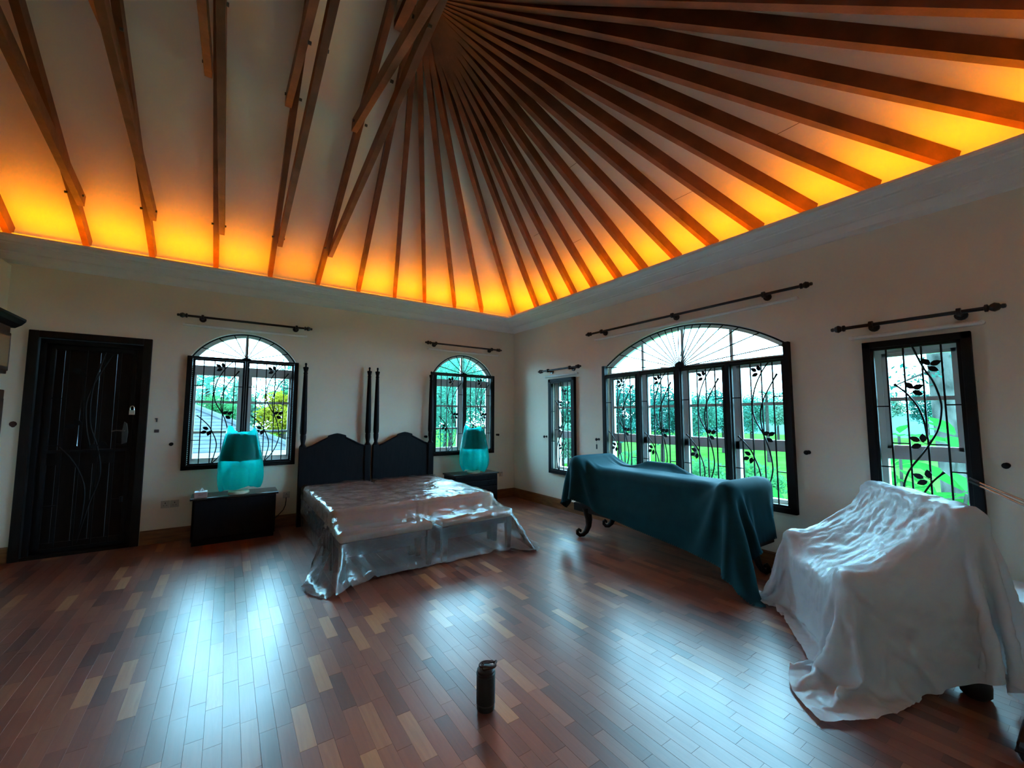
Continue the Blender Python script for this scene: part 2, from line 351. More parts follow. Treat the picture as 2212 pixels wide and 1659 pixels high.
# ------------------------------------------------------------------ ceiling and timber roof
EX = 0.30                       # boards run past the wall
def deck(d): return ZC+TAN*d    # underside height at plan distance d from wall
cl = MB()
eps = [(EX, EX), (EX, YB-EX), (-10.2, YB-EX), (-10.2, EX)]
za, zr = deck(-EX), deck(AP)
V = [(EX, EX, za), (EX, YB-EX, za), (-10.2, YB-EX, za), (-10.2, EX, za), (-AP, -AP, zr), (-10.2, -AP, zr)]
V2 = [(a, b_, c_+0.06) for a, b_, c_ in V]
tri = [(0, 4, 1), (0, 3, 5, 4), (1, 4, 5, 2)]
cl.add(V+V2, tri+[tuple(i+6 for i in reversed(f)) for f in tri]+[(0, 1, 7, 6), (1, 2, 8, 7), (3, 0, 6, 9), (2, 5, 11, 8), (5, 3, 9, 11)])
ceiling = tag(cl.build('ceiling', 'ceiling_board'), kind='structure')
RW, RH = 0.055, 0.135
ZA = Z0+TAN*AP
def rafter(a, b): 
    return MB().beam(a, b, RW, RH).build('rafter', 'rafter_wood', ceiling)
commons = [-3.548, -4.155, -4.77, -5.40, -5.972, -6.57, -7.17, -7.77, -8.37, -8.97, -9.57]
for i, xc in enumerate(commons):
    n_ = rafter((xc, 0.02, Z0-TAN*0.02), (xc, -AP, ZA)); s_ = rafter((xc, YB-0.02, Z0-TAN*0.02), (xc, -AP, ZA))
    for sgn, host, sx in ((1, n_, 1), (-1, s_, -1)):
        # scissor chord: low end at one eave, high end on the opposite rafter
        d0, d1 = 0.58, -YB-2.25
        f = (lambda d: (xc+sx*(RW/2+0.03), -d if sgn > 0 else YB+d, 3.70+0.168*(d-0.65)))
        ch = MB().beam(f(d0), f(d1), 0.056, 0.12).build('scissor_chord', 'chord_wood', ceiling, bevel=0.003)
        bo = MB()
        for dd in (d0+0.10, d1-0.12, AP):
            q = f(dd); bo.lathe([(0.013, -0.012), (0.013, 0.012)], 8, (q[0]+sx*0.03, q[1], q[2]+0.06), 'x').lathe([(0.013, -0.012), (0.013, 0.012)], 8, (xc-sx*(RW/2+0.004), q[1], q[2]+0.06), 'x')
        tag(bo.build('bolts', 'steel_dark', ch), kind='stuff')
MB().box(-10.0, -AP-0.05, -AP-0.02, -AP+0.02, ZA-0.02, ZA+0.13).build('ridge_beam', 'rafter_wood', ceiling)
apex = Vector((-AP+0.02, -AP, ZA))
fanB = [-2.965, -2.39, -1.87, -1.30, -0.74]
fanR = [-0.73, -1.23, -1.715, -2.16, -2.64, -3.08, -3.58, -4.05, -4.54, -5.02, -5.49, -5.96, -6.45, -6.95]
def fan(base):
    b_ = Vector(base); d = (apex-b_); rafter(b_, b_+d*(1-0.10/d.length))
for a in fanB: fan((a, 0.0, Z0)); fan((a, YB, Z0))
for a in fanR: fan((0.0, a, Z0))
fan((-0.02, -0.02, Z0)); fan((-0.02, YB+0.02, Z0))
MB().box(-AP-0.09, -AP-0.01, -AP-0.30, -AP+0.30, ZA-0.10, ZA-0.02).build('ridge_plate', 'rafter_wood', ceiling)
# faint butt joints of the ceiling boards: thin battens pressed into the plane
jb = MB()
for (xa, ya, xb, yb) in ((-1.05, -2.0, -1.05, -2.28), (-0.62, -3.9, -0.62, -4.25), (-1.5, -3.2, -1.5, -3.45), (-0.7, -2.35, -0.7, -2.6), (-0.75, -5.05, -0.75, -5.4)):
    z1 = ZC-TAN*max(xa, ya) if False else deck(-xa)
    jb.beam((xa, ya, z1-0.001), (xb, yb, z1-0.001), 0.004, 0.003)
tag(jb.build('board_joints', 'chord_wood', ceiling), kind='stuff')

# ------------------------------------------------------------------ windows (white aluminium, 5 of them)
def window_frame(name, mapf, poly, cols, zt, zlow, zm, zs=None, d=0.10):
    """poly: opening outline; cols: column edges; zt: (bottom, top) of head transom or None; zlow: low band; zm: muntin heights"""
    w = empty(name, mapf(sum(a for a, _ in poly)/len(poly), poly[0][1], d), kind='structure'); ox = w.location.copy()
    mp = lambda a, z, dd: tuple(Vector(mapf(a, z, dd))-ox)
    a0, a1 = min(p[0] for p in poly), max(p[0] for p in poly); z0 = poly[0][1]
    cx = (a0+a1)/2
    # outline frame following the opening
    fr = MB(); n = len(poly); cz = (z0+max(p[1] for p in poly))/2
    inner = []
    for a, z in poly:
        inner.append((a+(0.045 if a < cx-1e-3 else -0.045 if a > cx+1e-3 else 0), z+0.045 if z < z0+.01 else z-0.045))
    vs = []
    for pl, dd in ((poly, d-.03), (inner, d-.03), (inner, d+.03), (poly, d+.03)): vs += [mp(a, z, dd) for a, z in pl]
    fs = []
    for k in range(4):
        for i in range(n): fs.append((k*n+i, k*n+(i+1) % n, ((k+1) % 4)*n+(i+1) % n, ((k+1) % 4)*n+i))
    fr.add(vs, fs).build('frame', 'aluminium', w)
    def bar(aa, ab, za, zb, nm, dd=.028):
        MB().prism([(aa, za), (ab, za), (ab, zb), (aa, zb)], mp, d-dd, d+dd).build(nm, 'aluminium', w)
    ztop_rect = zt[0] if zt else max(p[1] for p in poly)-0.045
    if zt: bar(a0+.02, a1-.02, zt[0], zt[1], 'transom')
    for c in cols[1:-1]:
        bar(c-.05, c+.05, z0+.03, ztop_rect+.01, 'mullion')
        if zt:
            zt_at = max(z for a, z in poly)
            # upright in the arched light
            R = [z for a, z in poly if abs(a-c) < (a1-a0)/20 and z > zt[1]]
            top = max(R)-.03 if R else zt_at-.03
            bar(c-.018, c+.018, zt[1]-.01, top, 'upright', .02)
    if zlow: bar(a0+.02, a1-.02, zlow[0], zlow[1], 'transom')
    for i in range(len(cols)-1):
        ca, cb = cols[i]+(.045 if i == 0 else .05), cols[i+1]-(.045 if i == len(cols)-2 else .05)
        zb = (zlow[1] if zlow else z0+.045)
        for (aa, ab, za, zb2) in ((ca, ca+.028, zb, ztop_rect), (cb-.028, cb, zb, ztop_rect), (ca, cb, zb, zb+.028), (ca, cb, ztop_rect-.03, ztop_rect)): bar(aa, ab, za, zb2, 'sash', .018)
        for z in zm: bar(ca+.02, cb-.02, z-.016, z+.016, 'muntin', .014)
        rows = [zb]+list(zm)+[ztop_rect]
        for j in range(len(rows)-1):
            MB().prism([(ca+.01, rows[j]), (cb-.01, rows[j]), (cb-.01, rows[j+1]), (ca+.01, rows[j+1])], mp, d-.002, d+.002).build('pane', 'pane_glass', w)
        if zlow: MB().prism([(ca, z0+.03), (cb, z0+.03), (cb, zlow[0]+.01), (ca, zlow[0]+.01)], mp, d-.002, d+.002).build('pane', 'pane_glass', w)
    if zt:
        top = [(a, z) for a, z in inner if z > zt[1]+.005]
        MB().prism([(min(a for a, z in inner), zt[1]-.005), (max(a for a, z in inner), zt[1]-.005)]+top, mp, d-.002, d+.002).build('pane', 'pane_glass', w)
    MB().prism([(a0-.01, z0-.012), (a1+.01, z0-.012), (a1+.01, z0+.006), (a0-.01, z0+.006)], mp, -.012, d-.02).build('sill', 'wall_paint', w)
    return w
for i, W_ in enumerate((W1A, W1B)):
    a0, a1, c = W_['cx']-W_['hw'], W_['cx']+W_['hw'], W_['cx']
    window_frame('window_%d' % (i+1), mapB, arched_hole(**W_), [a0, c, a1], (2.065, 2.16), None, (1.30, 1.69))
window_frame('window_3', mapR, rect_hole(*NARROW), [NARROW[0], NARROW[1]], None, (1.153, 1.24), (1.65,))
c = WBIG['cx']; window_frame('window_4', mapR, arched_hole(**WBIG), [c-WBIG['hw'], -4.16, -3.555, -2.955, c+WBIG['hw']], (2.07, 2.14), (1.153, 1.237), (1.64,))
window_frame('window_5', mapR, rect_hole(*RIGHTW), [RIGHTW[0], RIGHTW[1]], None, (1.153, 1.24), (1.653,))


# ------------------------------------------------------------------ wrought iron grilles
def smooth(pts, n=5):
    P = [Vector((a, b, 0)) for a, b in pts]; out = []
    for i in range(len(P)-1):
        p0, p1, p2, p3 = P[max(i-1, 0)], P[i], P[i+1], P[min(i+2, len(P)-1)]
        for k in range(n):
            t_ = k/n; out.append(0.5*((2*p1)+(p2-p0)*t_+(2*p0-5*p1+4*p2-p3)*t_*t_+(3*p1-p0-3*p2+p3)*t_**3))
    out.append(P[-1]); return [(p.x, p.y) for p in out]
LEAF = [(-.5, 0), (-.30, .24), (0, .33), (.30, .22), (.55, 0), (.30, -.22), (0, -.33), (-.30, -.24)]
GD = -0.035                       # grille plane, just inside the wall face
def grille_panel(parent, ox, mapf, a0, a1, z0, z1, design, flip):
    """one leaf of the grille. design in panel units u 0..1 (left to right as seen), v 0..1 (bottom to top)"""
    mp = lambda a, z, dd: tuple(Vector(mapf(a, z, dd))-ox)
    U = (lambda u: a1-(a1-a0)*u) if flip else (lambda u: a0+(a1-a0)*u)
    Vv = lambda v: z0+(z1-z0)*v
    fr = MB(); t = .022
    for (p, q, r, s_) in ((a0, a0+t, z0, z1), (a1-t, a1, z0, z1), (a0, a1, z0, z0+t), (a0, a1, z1-t, z1)):
        fr.prism([(p, r), (q, r), (q, s_), (p, s_)], mp, GD-.012, GD+.012)
    pn = fr.build('panel', 'iron', parent)
    for u in design['bars']:
        a = U(u); MB().prism([(a-.0056, z0), (a+.0056, z0), (a+.0056, z1), (a-.0056, z1)], mp, GD-.0056, GD+.0056).build('bar', 'iron', pn)
    for u0, u1, v in design['ties']:
        z = Vv(v); MB().prism([(U(u0), z-.005), (U(u1), z-.005), (U(u1), z+.005), (U(u0), z+.005)], mp, GD-.005, GD+.005).build('tie', 'iron', pn)
    for pts, tip in design['stems']:
        q = [(U(u), Vv(v)) for u, v in smooth(pts)]; n = len(q)
        rad = [.0068]*n
        if tip: rad[0] = .0115; rad[1] = .0095
        MB().tube([mp(a, z, GD-.012) for a, z in q], rad, 6).build('stem', 'iron', pn, smooth=True)
    for u, v, ang in design['leaves']:
        a, z = U(u), Vv(v); ca, sa = math.cos(ang), math.sin(ang); k = -1 if flip else 1; sz = .066
        poly = [(a+k*sz*(px*ca-py*sa), z+sz*(px*sa+py*ca)) for px, py in LEAF]
        MB().prism(poly, mp, GD-.022, GD-.018).build('leaf', 'iron', pn)
    for u0, v0, u1, v1 in design.get('twigs', ()):
        MB().tube([mp(U(u0), Vv(v0), GD-.014), mp(U(u1), Vv(v1), GD-.019)], .0028, 5).build('twig', 'iron', pn)
def nrm(pts, a0=-4.934, w=0.534, z0=0.925, h=1.31): return [((a-a0)/w, (z-z0)/h) for a, z in pts]
s1b = [(x_-0.576, z_) for x_, z_ in ((-3.999, 1.452), (-3.969, 1.315), (-3.973, 1.205), (-4.03, 1.053), (-4.126, 0.93))]
D1 = dict(bars=[.2, .4, .6, .8], ties=[(0, .2, .745), (.8, 1, .745), (0, .2, .232), (.8, 1, .232)],
  stems=[(nrm([(-4.529, 2.225), (-4.608, 2.126), (-4.682, 1.973), (-4.709, 1.816), (-4.69, 1.697), (-4.612, 1.55)]+s1b), 0),
         (nrm([(-4.461, 2.105), (-4.553, 1.962), (-4.612, 1.846), (-4.635, 1.732), (-4.626, 1.612), (-4.612, 1.545)]), 1),
         (nrm([(-4.869, 1.531), (-4.82, 1.489), (-4.745, 1.404), (-4.707, 1.328), (-4.667, 1.225), (-4.659, 1.123), (-4.70, 0.935)]), 1)],
  leaves=[(*p_, a_) for p_, a_ in zip(nrm([(-4.677, 2.156), (-4.631, 2.168), (-4.667, 2.109), (-4.585, 1.567), (-4.535, 1.563), (-4.555, 1.508), (-4.774, 1.374), (-4.792, 1.327), (-4.741, 1.312)]),
          (2.5, 1.9, 3.6, 0.5, 0.5, -.5, 2.7, 3.5, 4.4))],
  twigs=[(*nrm([(-4.608, 2.126)])[0], *nrm([(-4.66, 2.14)])[0]), (*nrm([(-4.61, 1.55)])[0], *nrm([(-4.55, 1.545)])[0]), (*nrm([(-4.715, 1.34)])[0], *nrm([(-4.77, 1.35)])[0])])
def nr2(pts): return [((-5.412-y_)/0.522, (z_-0.66)/1.425) for y_, z_ in pts]
D2 = dict(bars=[.19, .39, .59, .80], ties=[(0, .19, .662), (.8, 1, .665), (.2, .4, .457), (.6, .8, .457), (0, .19, .323), (.8, 1, .32)],
  stems=[(nr2([(-5.668, 2.083), (-5.722, 1.908), (-5.774, 1.786), (-5.804, 1.654), (-5.806, 1.56), (-5.782, 1.431), (-5.727, 1.311), (-5.668, 1.211), (-5.619, 1.134), (-5.588, 1.069), (-5.564, 0.967), (-5.575, 0.82), (-5.615, 0.665)]), 0),
         (nr2([(-5.55, 1.78), (-5.618, 1.704), (-5.679, 1.596), (-5.707, 1.485), (-5.718, 1.375), (-5.727, 1.311)]), 1),
         (nr2([(-5.797, 1.112), (-5.737, 1.043), (-5.694, 0.973), (-5.665, 0.91), (-5.635, 0.80), (-5.62, 0.665)]), 1)],
  leaves=[(*p_, a_) for p_, a_ in zip(nr2([(-5.746, 1.937), (-5.796, 1.925), (-5.782, 1.881), (-5.640, 1.763), (-5.689, 1.750), (-5.685, 1.704), (-5.650, 1.347), (-5.696, 1.357), (-5.655, 1.294), (-5.654, 1.067), (-5.709, 1.087), (-5.673, 1.022)]),
          (2.2, .4, -.5, 2.2, .4, -.5, 2.7, 1.6, 3.6, 2.7, 1.7, 3.6))],
  twigs=[(*nr2([(-5.722, 1.908)])[0], *nr2([(-5.765, 1.9)])[0]), (*nr2([(-5.635, 1.69)])[0], *nr2([(-5.67, 1.72)])[0]), (*nr2([(-5.72, 1.31)])[0], *nr2([(-5.67, 1.34)])[0]), (*nr2([(-5.73, 1.04)])[0], *nr2([(-5.68, 1.07)])[0])])
def grille(label, mapf, a0, a1, z0, zleg, panels, ztop, design, flip, fan_n=0, archp=None, posts=(), closed_top=False, group=None):
    base = Vector(mapf((a0+a1)/2, z0, 0)); g = empty('window_grille', base, label, 'window grille', group); ox = base
    mp = lambda a, z, dd: tuple(Vector(mapf(a, z, dd))-ox)
    fr = MB(); t = .052
    for (p, q, r, s_) in ((a0, a0+t, z0, zleg), (a1-t, a1, z0, zleg), (a0, a1, z0, z0+t)): fr.prism([(p, r), (q, r), (q, s_), (p, s_)], mp, -.05, .02)
    if closed_top: fr.prism([(a0, zleg-t), (a1, zleg-t), (a1, zleg), (a0, zleg)], mp, -.05, .02)
    fr.build('outer_frame', 'iron', g, bevel=.002)
    # beaded edge inside the frame
    bd = MB()
    k = -1 if True else 1
    for a in (a0+t+.006, a1-t-.006):
        z = z0+t
        while z < (ztop if not closed_top else zleg-t): bd.box(*sorted((mp(a-.004, z, 0)[0], mp(a+.004, z, 0)[0]+1e-6)), *sorted((mp(a-.004, z, -.03)[1], mp(a+.004, z, -.022)[1]+1e-6)), mp(a, z, 0)[2], mp(a, z+.012, 0)[2]) if mapf is mapB else bd.box(mp(a, z, -.03)[0], mp(a, z, -.022)[0], mp(a-.004, z, 0)[1], mp(a+.004, z, 0)[1], mp(a, z, 0)[2], mp(a, z+.012, 0)[2]); z += .024
    tag(bd.build('beading', 'iron', g), kind='stuff')
    if not closed_top: MB().prism([(a0+.02, ztop-.014), (a1-.02, ztop-.014), (a1-.02, ztop+.014), (a0+.02, ztop+.014)], mp, -.03, -.002).build('top_rail', 'iron', g)
    for c_, w_ in posts: MB().prism([(c_-w_/2, z0+.02), (c_+w_/2, z0+.02), (c_+w_/2, ztop), (c_-w_/2, ztop)], mp, -.045, -.005).build('post', 'iron', g)
    for p, q in panels: grille_panel(g, ox, mapf, p, q, z0+t+.003, ztop-.018 if not closed_top else zleg-t-.003, design, flip)
    if fan_n:
        cx = (a0+a1)/2; A = archp['arc']
        pts = [(a, z) for a, z in A]; MB().tube([mp(a, z, -.018+.03) for a, z in pts], .009, 6).build('arch_bar', 'iron', g, smooth=True)
        hub = (cx, ztop+.012)
        MB().prism([(hub[0]-archp['hw'], hub[1]-.022), (hub[0]+archp['hw'], hub[1]-.022), (hub[0]+archp['hw']*.8, hub[1]+.014), (hub[0]-archp['hw']*.8, hub[1]+.014)], mp, -.03, .0).build('hub', 'iron', g)
        for i in range(fan_n):
            ang = archp['amin']+(PI-2*archp['amin'])*i/(fan_n-1)
            dx, dz = math.cos(ang), math.sin(ang); best = None
            for j in range(len(A)-1):
                (xa, za_), (xb, zb) = A[j], A[j+1]; ex, ez = xb-xa, zb-za_; den = dx*ez-dz*ex
                if abs(den) < 1e-9: continue
                tt = ((xa-hub[0])*ez-(za_-hub[1])*ex)/den; ss = ((xa-hub[0])*dz-(za_-hub[1])*dx)/den
                if tt > 0 and -1e-6 <= ss <= 1+1e-6: best = tt
            if best is None: best = (a1-.05-cx)/max(1e-6, abs(dx))
            MB().tube([mp(hub[0], hub[1], .002), mp(hub[0]+dx*best, hub[1]+dz*best, .008)], .0062, 6).build('ray_bar', 'iron', g)
    return g
for W_, lb in ((W1A, 'black iron leaf grille on arched window beside the dark door'), (W1B, 'black iron leaf grille on arched window between bed and room corner')):
    c = W_['cx']; A_ = arc(c, W_['hw']-.02, W_['zs'], W_['rise']-.02, 32)
    grille(lb, mapB, c-.622, c+.622, .842, 2.262, [(c-.560, c-.014), (c+.014, c+.560)], 2.250, D1, False, 7, dict(arc=A_, hw=.055, amin=.24), posts=[(c, .02)])
c = WBIG['cx']; A_ = arc(c, WBIG['hw']-.02, WBIG['zs'], WBIG['rise']-.02, 40)
grille('wide black iron leaf grille on arched window behind the green settee', mapR, c-1.227, c+1.227, .568, 2.245, [(-4.728, -4.195), (-4.13, -3.59), (-3.525, -3.0), (-2.94, -2.38)], 2.098, D1, True, 17, dict(arc=A_, hw=.06, amin=.10), posts=[(-2.968, .045), (-3.555, .05), (-4.162, .045)])
grille('narrow black iron leaf grille on window nearest the room corner', mapR, -1.725, -1.09, .566, 2.142, [(-1.672, -1.143)], 2.085, D2, True, closed_top=True)
grille('narrow black iron leaf grille on window above the white sheet', mapR, -5.981, -5.346, .566, 2.142, [(-5.928, -5.399)], 2.085, D2, True, closed_top=True)

# ------------------------------------------------------------------ door with iron gate
dr = empty('door_1', (-5.845, 0, 0), kind='structure'); ox = dr.location.copy()
mp = lambda a, z, dd: tuple(Vector(mapB(a, z, dd))-ox)
def pr(a0, a1, z0, z1, d0, d1, nm, mat, par=dr, bev=0): return MB().prism([(a0, z0), (a1, z0), (a1, z1), (a0, z1)], mp, d0, d1).build(nm, mat, par, bevel=bev)
DX0, DX1, DZ = -6.345, -5.340, 2.43
pr(DX0, DX0+.078, 0, DZ, -.03, .09, 'jamb', 'dark_wood', bev=.006); pr(DX1-.078, DX1, 0, DZ, -.03, .09, 'jamb', 'dark_wood', bev=.006); pr(DX0+.078, DX1-.078, DZ-.075, DZ, -.03, .09, 'head', 'dark_wood', bev=.006)
pr(DX0+.08, DX1-.08, 0, .03, -.02, .09, 'threshold', 'dark_wood')
lx0, lx1 = DX0+.085, DX1-.085
st = .10
leaf = pr(lx0, lx0+st, .002, 2.35, .10, .145, 'stile', 'dark_wood', bev=.004); pr(lx1-st, lx1, .002, 2.35, .10, .145, 'stile', 'dark_wood', bev=.004)
for za_, zb_ in ((.002, .13), (.965, 1.13), (2.24, 2.35)): pr(lx0+st, lx1-st, za_, zb_, .10, .145, 'rail', 'dark_wood', bev=.004)
xs = [lx0+st, -6.09, -5.935, -5.80, -5.66, lx1-st]
for i in range(5):                                   # upper boards; a worn gap between the second and third lets daylight in
    a, b_ = xs[i], xs[i+1]
    if i == 1:
        MB().prism([(a+.001, 1.12), (b_-.0005, 1.12), (b_-.0005, 1.165), (b_-.007, 1.175), (b_-.0035, 1.30), (b_-.002, 1.56), (b_-.0002, 1.60), (b_-.0002, 2.25), (a+.001, 2.25)], mp, .112, .132).build('board', 'dark_wood', dr)
    else: pr(a+(.001 if i != 2 else .0), b_-.001, 1.12, 2.25, .112, .132, 'board', 'dark_wood')
    pr(a+.001, b_-.001, .12, .975, .112, .132, 'board', 'dark_wood')
gate = empty('iron_gate', (-5.845, -0.02, 0), 'black iron security gate with curved stems over the dark door', 'gate'); og = gate.location.copy()
gm = lambda a, z, dd: tuple(Vector((a, dd, z))-og)
gx0, gx1, gz0, gz1 = -6.185, -5.475, .045, 2.285
gf = MB()
for (p, q, r, s_) in ((gx0, gx0+.035, gz0, gz1), (gx1-.035, gx1, gz0, gz1), (gx0, gx1, gz0, gz0+.035), (gx0, gx1, gz1-.035, gz1), (gx0, gx1, 1.10, 1.125)): gf.prism([(p, r), (q, r), (q, s_), (p, s_)], gm, .035, .06)
gf.build('gate_frame', 'iron', gate, bevel=.002)
gf2 = MB()
for (p, q, r, s_) in ((DX0+.08, DX0+.125, .03, 2.35), (DX1-.125, DX1-.08, .03, 2.35), (DX0+.08, DX1-.08, 2.305, 2.35)): gf2.prism([(p, r), (q, r), (q, s_), (p, s_)], gm, .025, .07)
gf2.build('gate_surround', 'iron', gate, bevel=.002)
for i in range(1, 5):
    a = gx0+(gx1-gx0)*i/5; MB().prism([(a-.006, gz0), (a+.006, gz0), (a+.006, gz1), (a-.006, gz1)], gm, .042, .054).build('bar', 'iron', gate)
for u0, u1, z in ((0, .2, 1.70), (.8, 1, 1.70), (0, .2, 1.18), (.8, 1, 1.18), (0, .2, .53), (.8, 1, .55)): MB().prism([(gx0+(gx1-gx0)*u0, z-.006), (gx0+(gx1-gx0)*u1, z-.006), (gx0+(gx1-gx0)*u1, z+.006), (gx0+(gx1-gx0)*u0, z+.006)], gm, .04, .052).build('tie', 'iron', gate)
for pts in ([(.62, .98), (.5, .80), (.50, .62), (.60, .50), (.66, .36), (.55, .20), (.45, .03)], [(.70, .97), (.52, .83), (.44, .72), (.46, .60), (.52, .50)], [(.18, .50), (.36, .42), (.50, .28), (.46, .05)]):
    MB().tube([gm(gx0+(gx1-gx0)*u, gz0+(gz1-gz0)*v, .03) for u, v in smooth(pts)], .0085, 6).build('stem', 'iron', gate, smooth=True)
for u, v, ang in ((.56, .50, .3), (.66, .51, -.4), (.60, .46, 1.2), (.36, .62, 2.4), (.28, .60, 3.3), (.38, .86, 2.0), (.30, .88, 2.8)):
    a, z = gx0+(gx1-gx0)*u, gz0+(gz1-gz0)*v; MB().prism([(a+.085*(px*math.cos(ang)-py*math.sin(ang)), z+.085*(px*math.sin(ang)+py*math.cos(ang))) for px, py in LEAF], gm, .022, .027).build('leaf', 'iron', gate)
MB().lathe([(.012, -.03), (.016, -.03), (.016, .03), (.012, .03)], 10, gm(-5.522, .55, .02)).build('bolt_knob', 'iron', gate)
hp = MB().prism([(-5.555, 1.18), (-5.512, 1.20), (-5.505, 1.32), (-5.52, 1.42), (-5.545, 1.44), (-5.56, 1.32)], gm, .015, .034).build('handle_plate', 'steel_dark', gate, bevel=.003)
MB().tube([gm(-5.535, 1.335, .02), gm(-5.54, 1.335, -.02), gm(-5.60, 1.34, -.03), gm(-5.64, 1.33, -.028)], .008, 6).build('lever', 'steel_dark', hp, smooth=True)
pl = empty('padlock', (-5.478, -0.02, 1.55), 'small grey padlock hanging on the gate edge', 'padlock')
MB().box(-.026, .026, -.012, .012, -.03, .028).build('body', 'chrome', pl, bevel=.004)
MB().tube([(-.017, 0, .025), (-.017, 0, .055), (-.010, 0, .070), (0, 0, .075), (.010, 0, .070), (.017, 0, .055), (.017, 0, .025)], .0045, 6).build('shackle', 'chrome', pl, smooth=True)

# ------------------------------------------------------------------ curtain rods and blind tubes
def rod(label, mapf, a0, a1, z, brks, r=.0145, group=None):
    base = Vector(mapf((a0+a1)/2, z, 0)); g = empty('curtain_rod', base, label, 'curtain rod'); mp = lambda a, zz, dd: tuple(Vector(mapf(a, zz, dd))-base)
    d = -.10; ax = 'x' if mapf is mapB else 'y'
    a0, a1 = min(a0, a1), max(a0, a1)
    MB().tube([mp(a0+.10, z, d), mp(a1-.10, z, d)], r, 10).build('pole', 'rod_wood', g, smooth=True)
    fp = [(r, 0), (r*1.9, .006), (r*1.9, .020), (r*1.1, .026), (r*1.7, .034), (r*2.3, .052), (r*1.7, .074), (r*.9, .082), (r*1.2, .090), (r*1.0, .104), (r*.3, .108)]
    MB().lathe([(p, h) for p, h in fp], 12, mp(a1-.10, z, d), ax).build('finial', 'rod_wood', g, smooth=True)
    MB().lathe([(p, -h) for p, h in fp], 12, mp(a0+.10, z, d), ax).build('finial', 'rod_wood', g, smooth=True)
    for b_ in brks:
        br = MB().lathe([(r*1.2, -.014), (r*2.1, -.012), (r*2.1, .012), (r*1.2, .014)], 12, mp(b_, z, d), ax)
        br.tube([mp(b_, z-.006, d), mp(b_, z-.010, -.02)], r*1.1, 8)
        w_ = Vector(mp(b_, z-.012, -.012)); br.lathe([(r*2.6, -.012), (r*2.6, .008), (r*2.0, .012)], 12, w_, 'y' if mapf is mapB else 'x')
        br.build('bracket', 'rod_wood', g, smooth=True)
    return g
def tubeblind(label, mapf, a0, a1, z, r=.018):
    base = Vector(mapf((a0+a1)/2, z, 0)); g = empty('blind_tube', base, label, 'blind tube'); mp = lambda a, zz, dd: tuple(Vector(mapf(a, zz, dd))-base)
    MB().tube([mp(a0, z, -.024), mp(a1, z, -.024)], r, 10).build('tube', 'white_enamel', g, smooth=True)
    for a in (a0, a1): MB().tube([mp(a, z, -.002), mp(a, z, -.040)], r*.9, 8).build('end_clip', 'white_enamel', g, smooth=True)
ROD = [('black curtain rod above arched window beside the dark door', mapB, -5.117, -3.614, 2.753, (-4.87, -3.81)), ('black curtain rod above arched window between bed and room corner', mapB, -1.879, -.365, 2.748, (-1.69, -.575)),
       ('long black curtain rod above the wide arched window', mapR, -5.024, -2.073, 2.750, (-4.60, -3.55, -2.38)), ('short black curtain rod above narrow window nearest the room corner', mapR, -1.937, -.897, 2.287, (-1.69, -1.15)),
       ('short black curtain rod above narrow window beside the white sheet', mapR, -6.163, -5.156, 2.283, (-5.94, -5.43))]
for l, f_, a, b_, z, br in ROD: rod(l, f_, a, b_, z, br)
for l, f_, a, b_, z in (('thin white blind tube above arched window beside the dark door', mapB, -5.055, -3.675, 2.655), ('thin white blind tube above arched window between bed and corner', mapB, -1.785, -.405, 2.658),
                        ('long white blind tube above the wide arched window', mapR, -4.863, -2.19, 2.664), ('short white blind tube above narrow window nearest the corner', mapR, -1.776, -.985, 2.196), ('short white blind tube above narrow window beside the white sheet', mapR, -6.043, -5.27, 2.197)):
    tubeblind(l, f_, a, b_, z)

# ------------------------------------------------------------------ small wall fittings
def knob(label, mapf, a, z):
    base = Vector(mapf(a, z, 0)); ax = 'y' if mapf is mapB else 'x'; g = empty('tieback_hook', base, label, 'hook', 'curtain tieback hooks')
    MB().lathe([(.018, -.004), (.018, .0), (.009, .0)][::-1] and [(.019, -.006), (.019, .0)], 12, (0, 0, 0), ax).build('rosette', 'iron', g)
    MB().lathe([(.006, -.05), (.006, 0)], 8, (0, 0, 0), ax).build('stem', 'iron', g); MB().lathe([(.010, -.066), (.021, -.062), (.021, -.050), (.010, -.046)], 12, (0, 0, 0), ax).build('knob', 'iron', g, smooth=True)
for l, f_, a, z in (('black tieback hook between door and arched window', mapB, -5.101, 1.167), ('black tieback hook beside the last bedpost', mapB, -1.818, 1.172), ('black tieback hook on back wall near the room corner', mapB, -.395, 1.17), ('black tieback hook on right wall near the room corner', mapR, -.987, 1.164), ('black tieback hook between narrow window and wide arched window', mapR, -2.206, 1.171), ('black tieback hook between wide arched window and white sheet', mapR, -4.887, 1.169), ('black tieback hook above the leaning poles', mapR, -6.094, 1.163)):
    knob(l, f_, a, z)
ks = empty('key_tag', (-.052, -2.206, 1.14), 'small dark key tag hanging from a tieback hook', 'key tag'); MB().tube([(0, 0, .03), (0, 0, -.04)], .0015, 5).build('string', 'black_plastic', ks); MB().box(-.004, .004, -.012, .012, -.11, -.04).build('tag', 'black_plastic', ks, bevel=.002)
def socket(label, x0, z0, n=1, plug=False):
    g = empty('wall_socket', (x0, 0, z0), label, 'wall socket'); 
    for i in range(n):
        pl_ = MB().box(i*.088-.042, i*.088+.042, -.010, .002, -.043, .043).build('plate', 'socket_plastic', g, bevel=.003)
        h = MB(); h.box(i*.088-.004, i*.088+.004, -.0115, -.009, .008, .022).box(i*.088-.018, i*.088-.010, -.0115, -.009, -.016, -.010).box(i*.088+.010, i*.088+.018, -.0115, -.009, -.016, -.010); h.build('slots', 'black_plastic', pl_)
        MB().box(i*.088+.020, i*.088+.034, -.014, -.009, .010, .030).build('switch', 'socket_plastic', pl_)
    if plug: MB().box(-.022, .022, -.045, -.008, -.028, .012).build('plug', 'socket_plastic', g, bevel=.004)
    return g
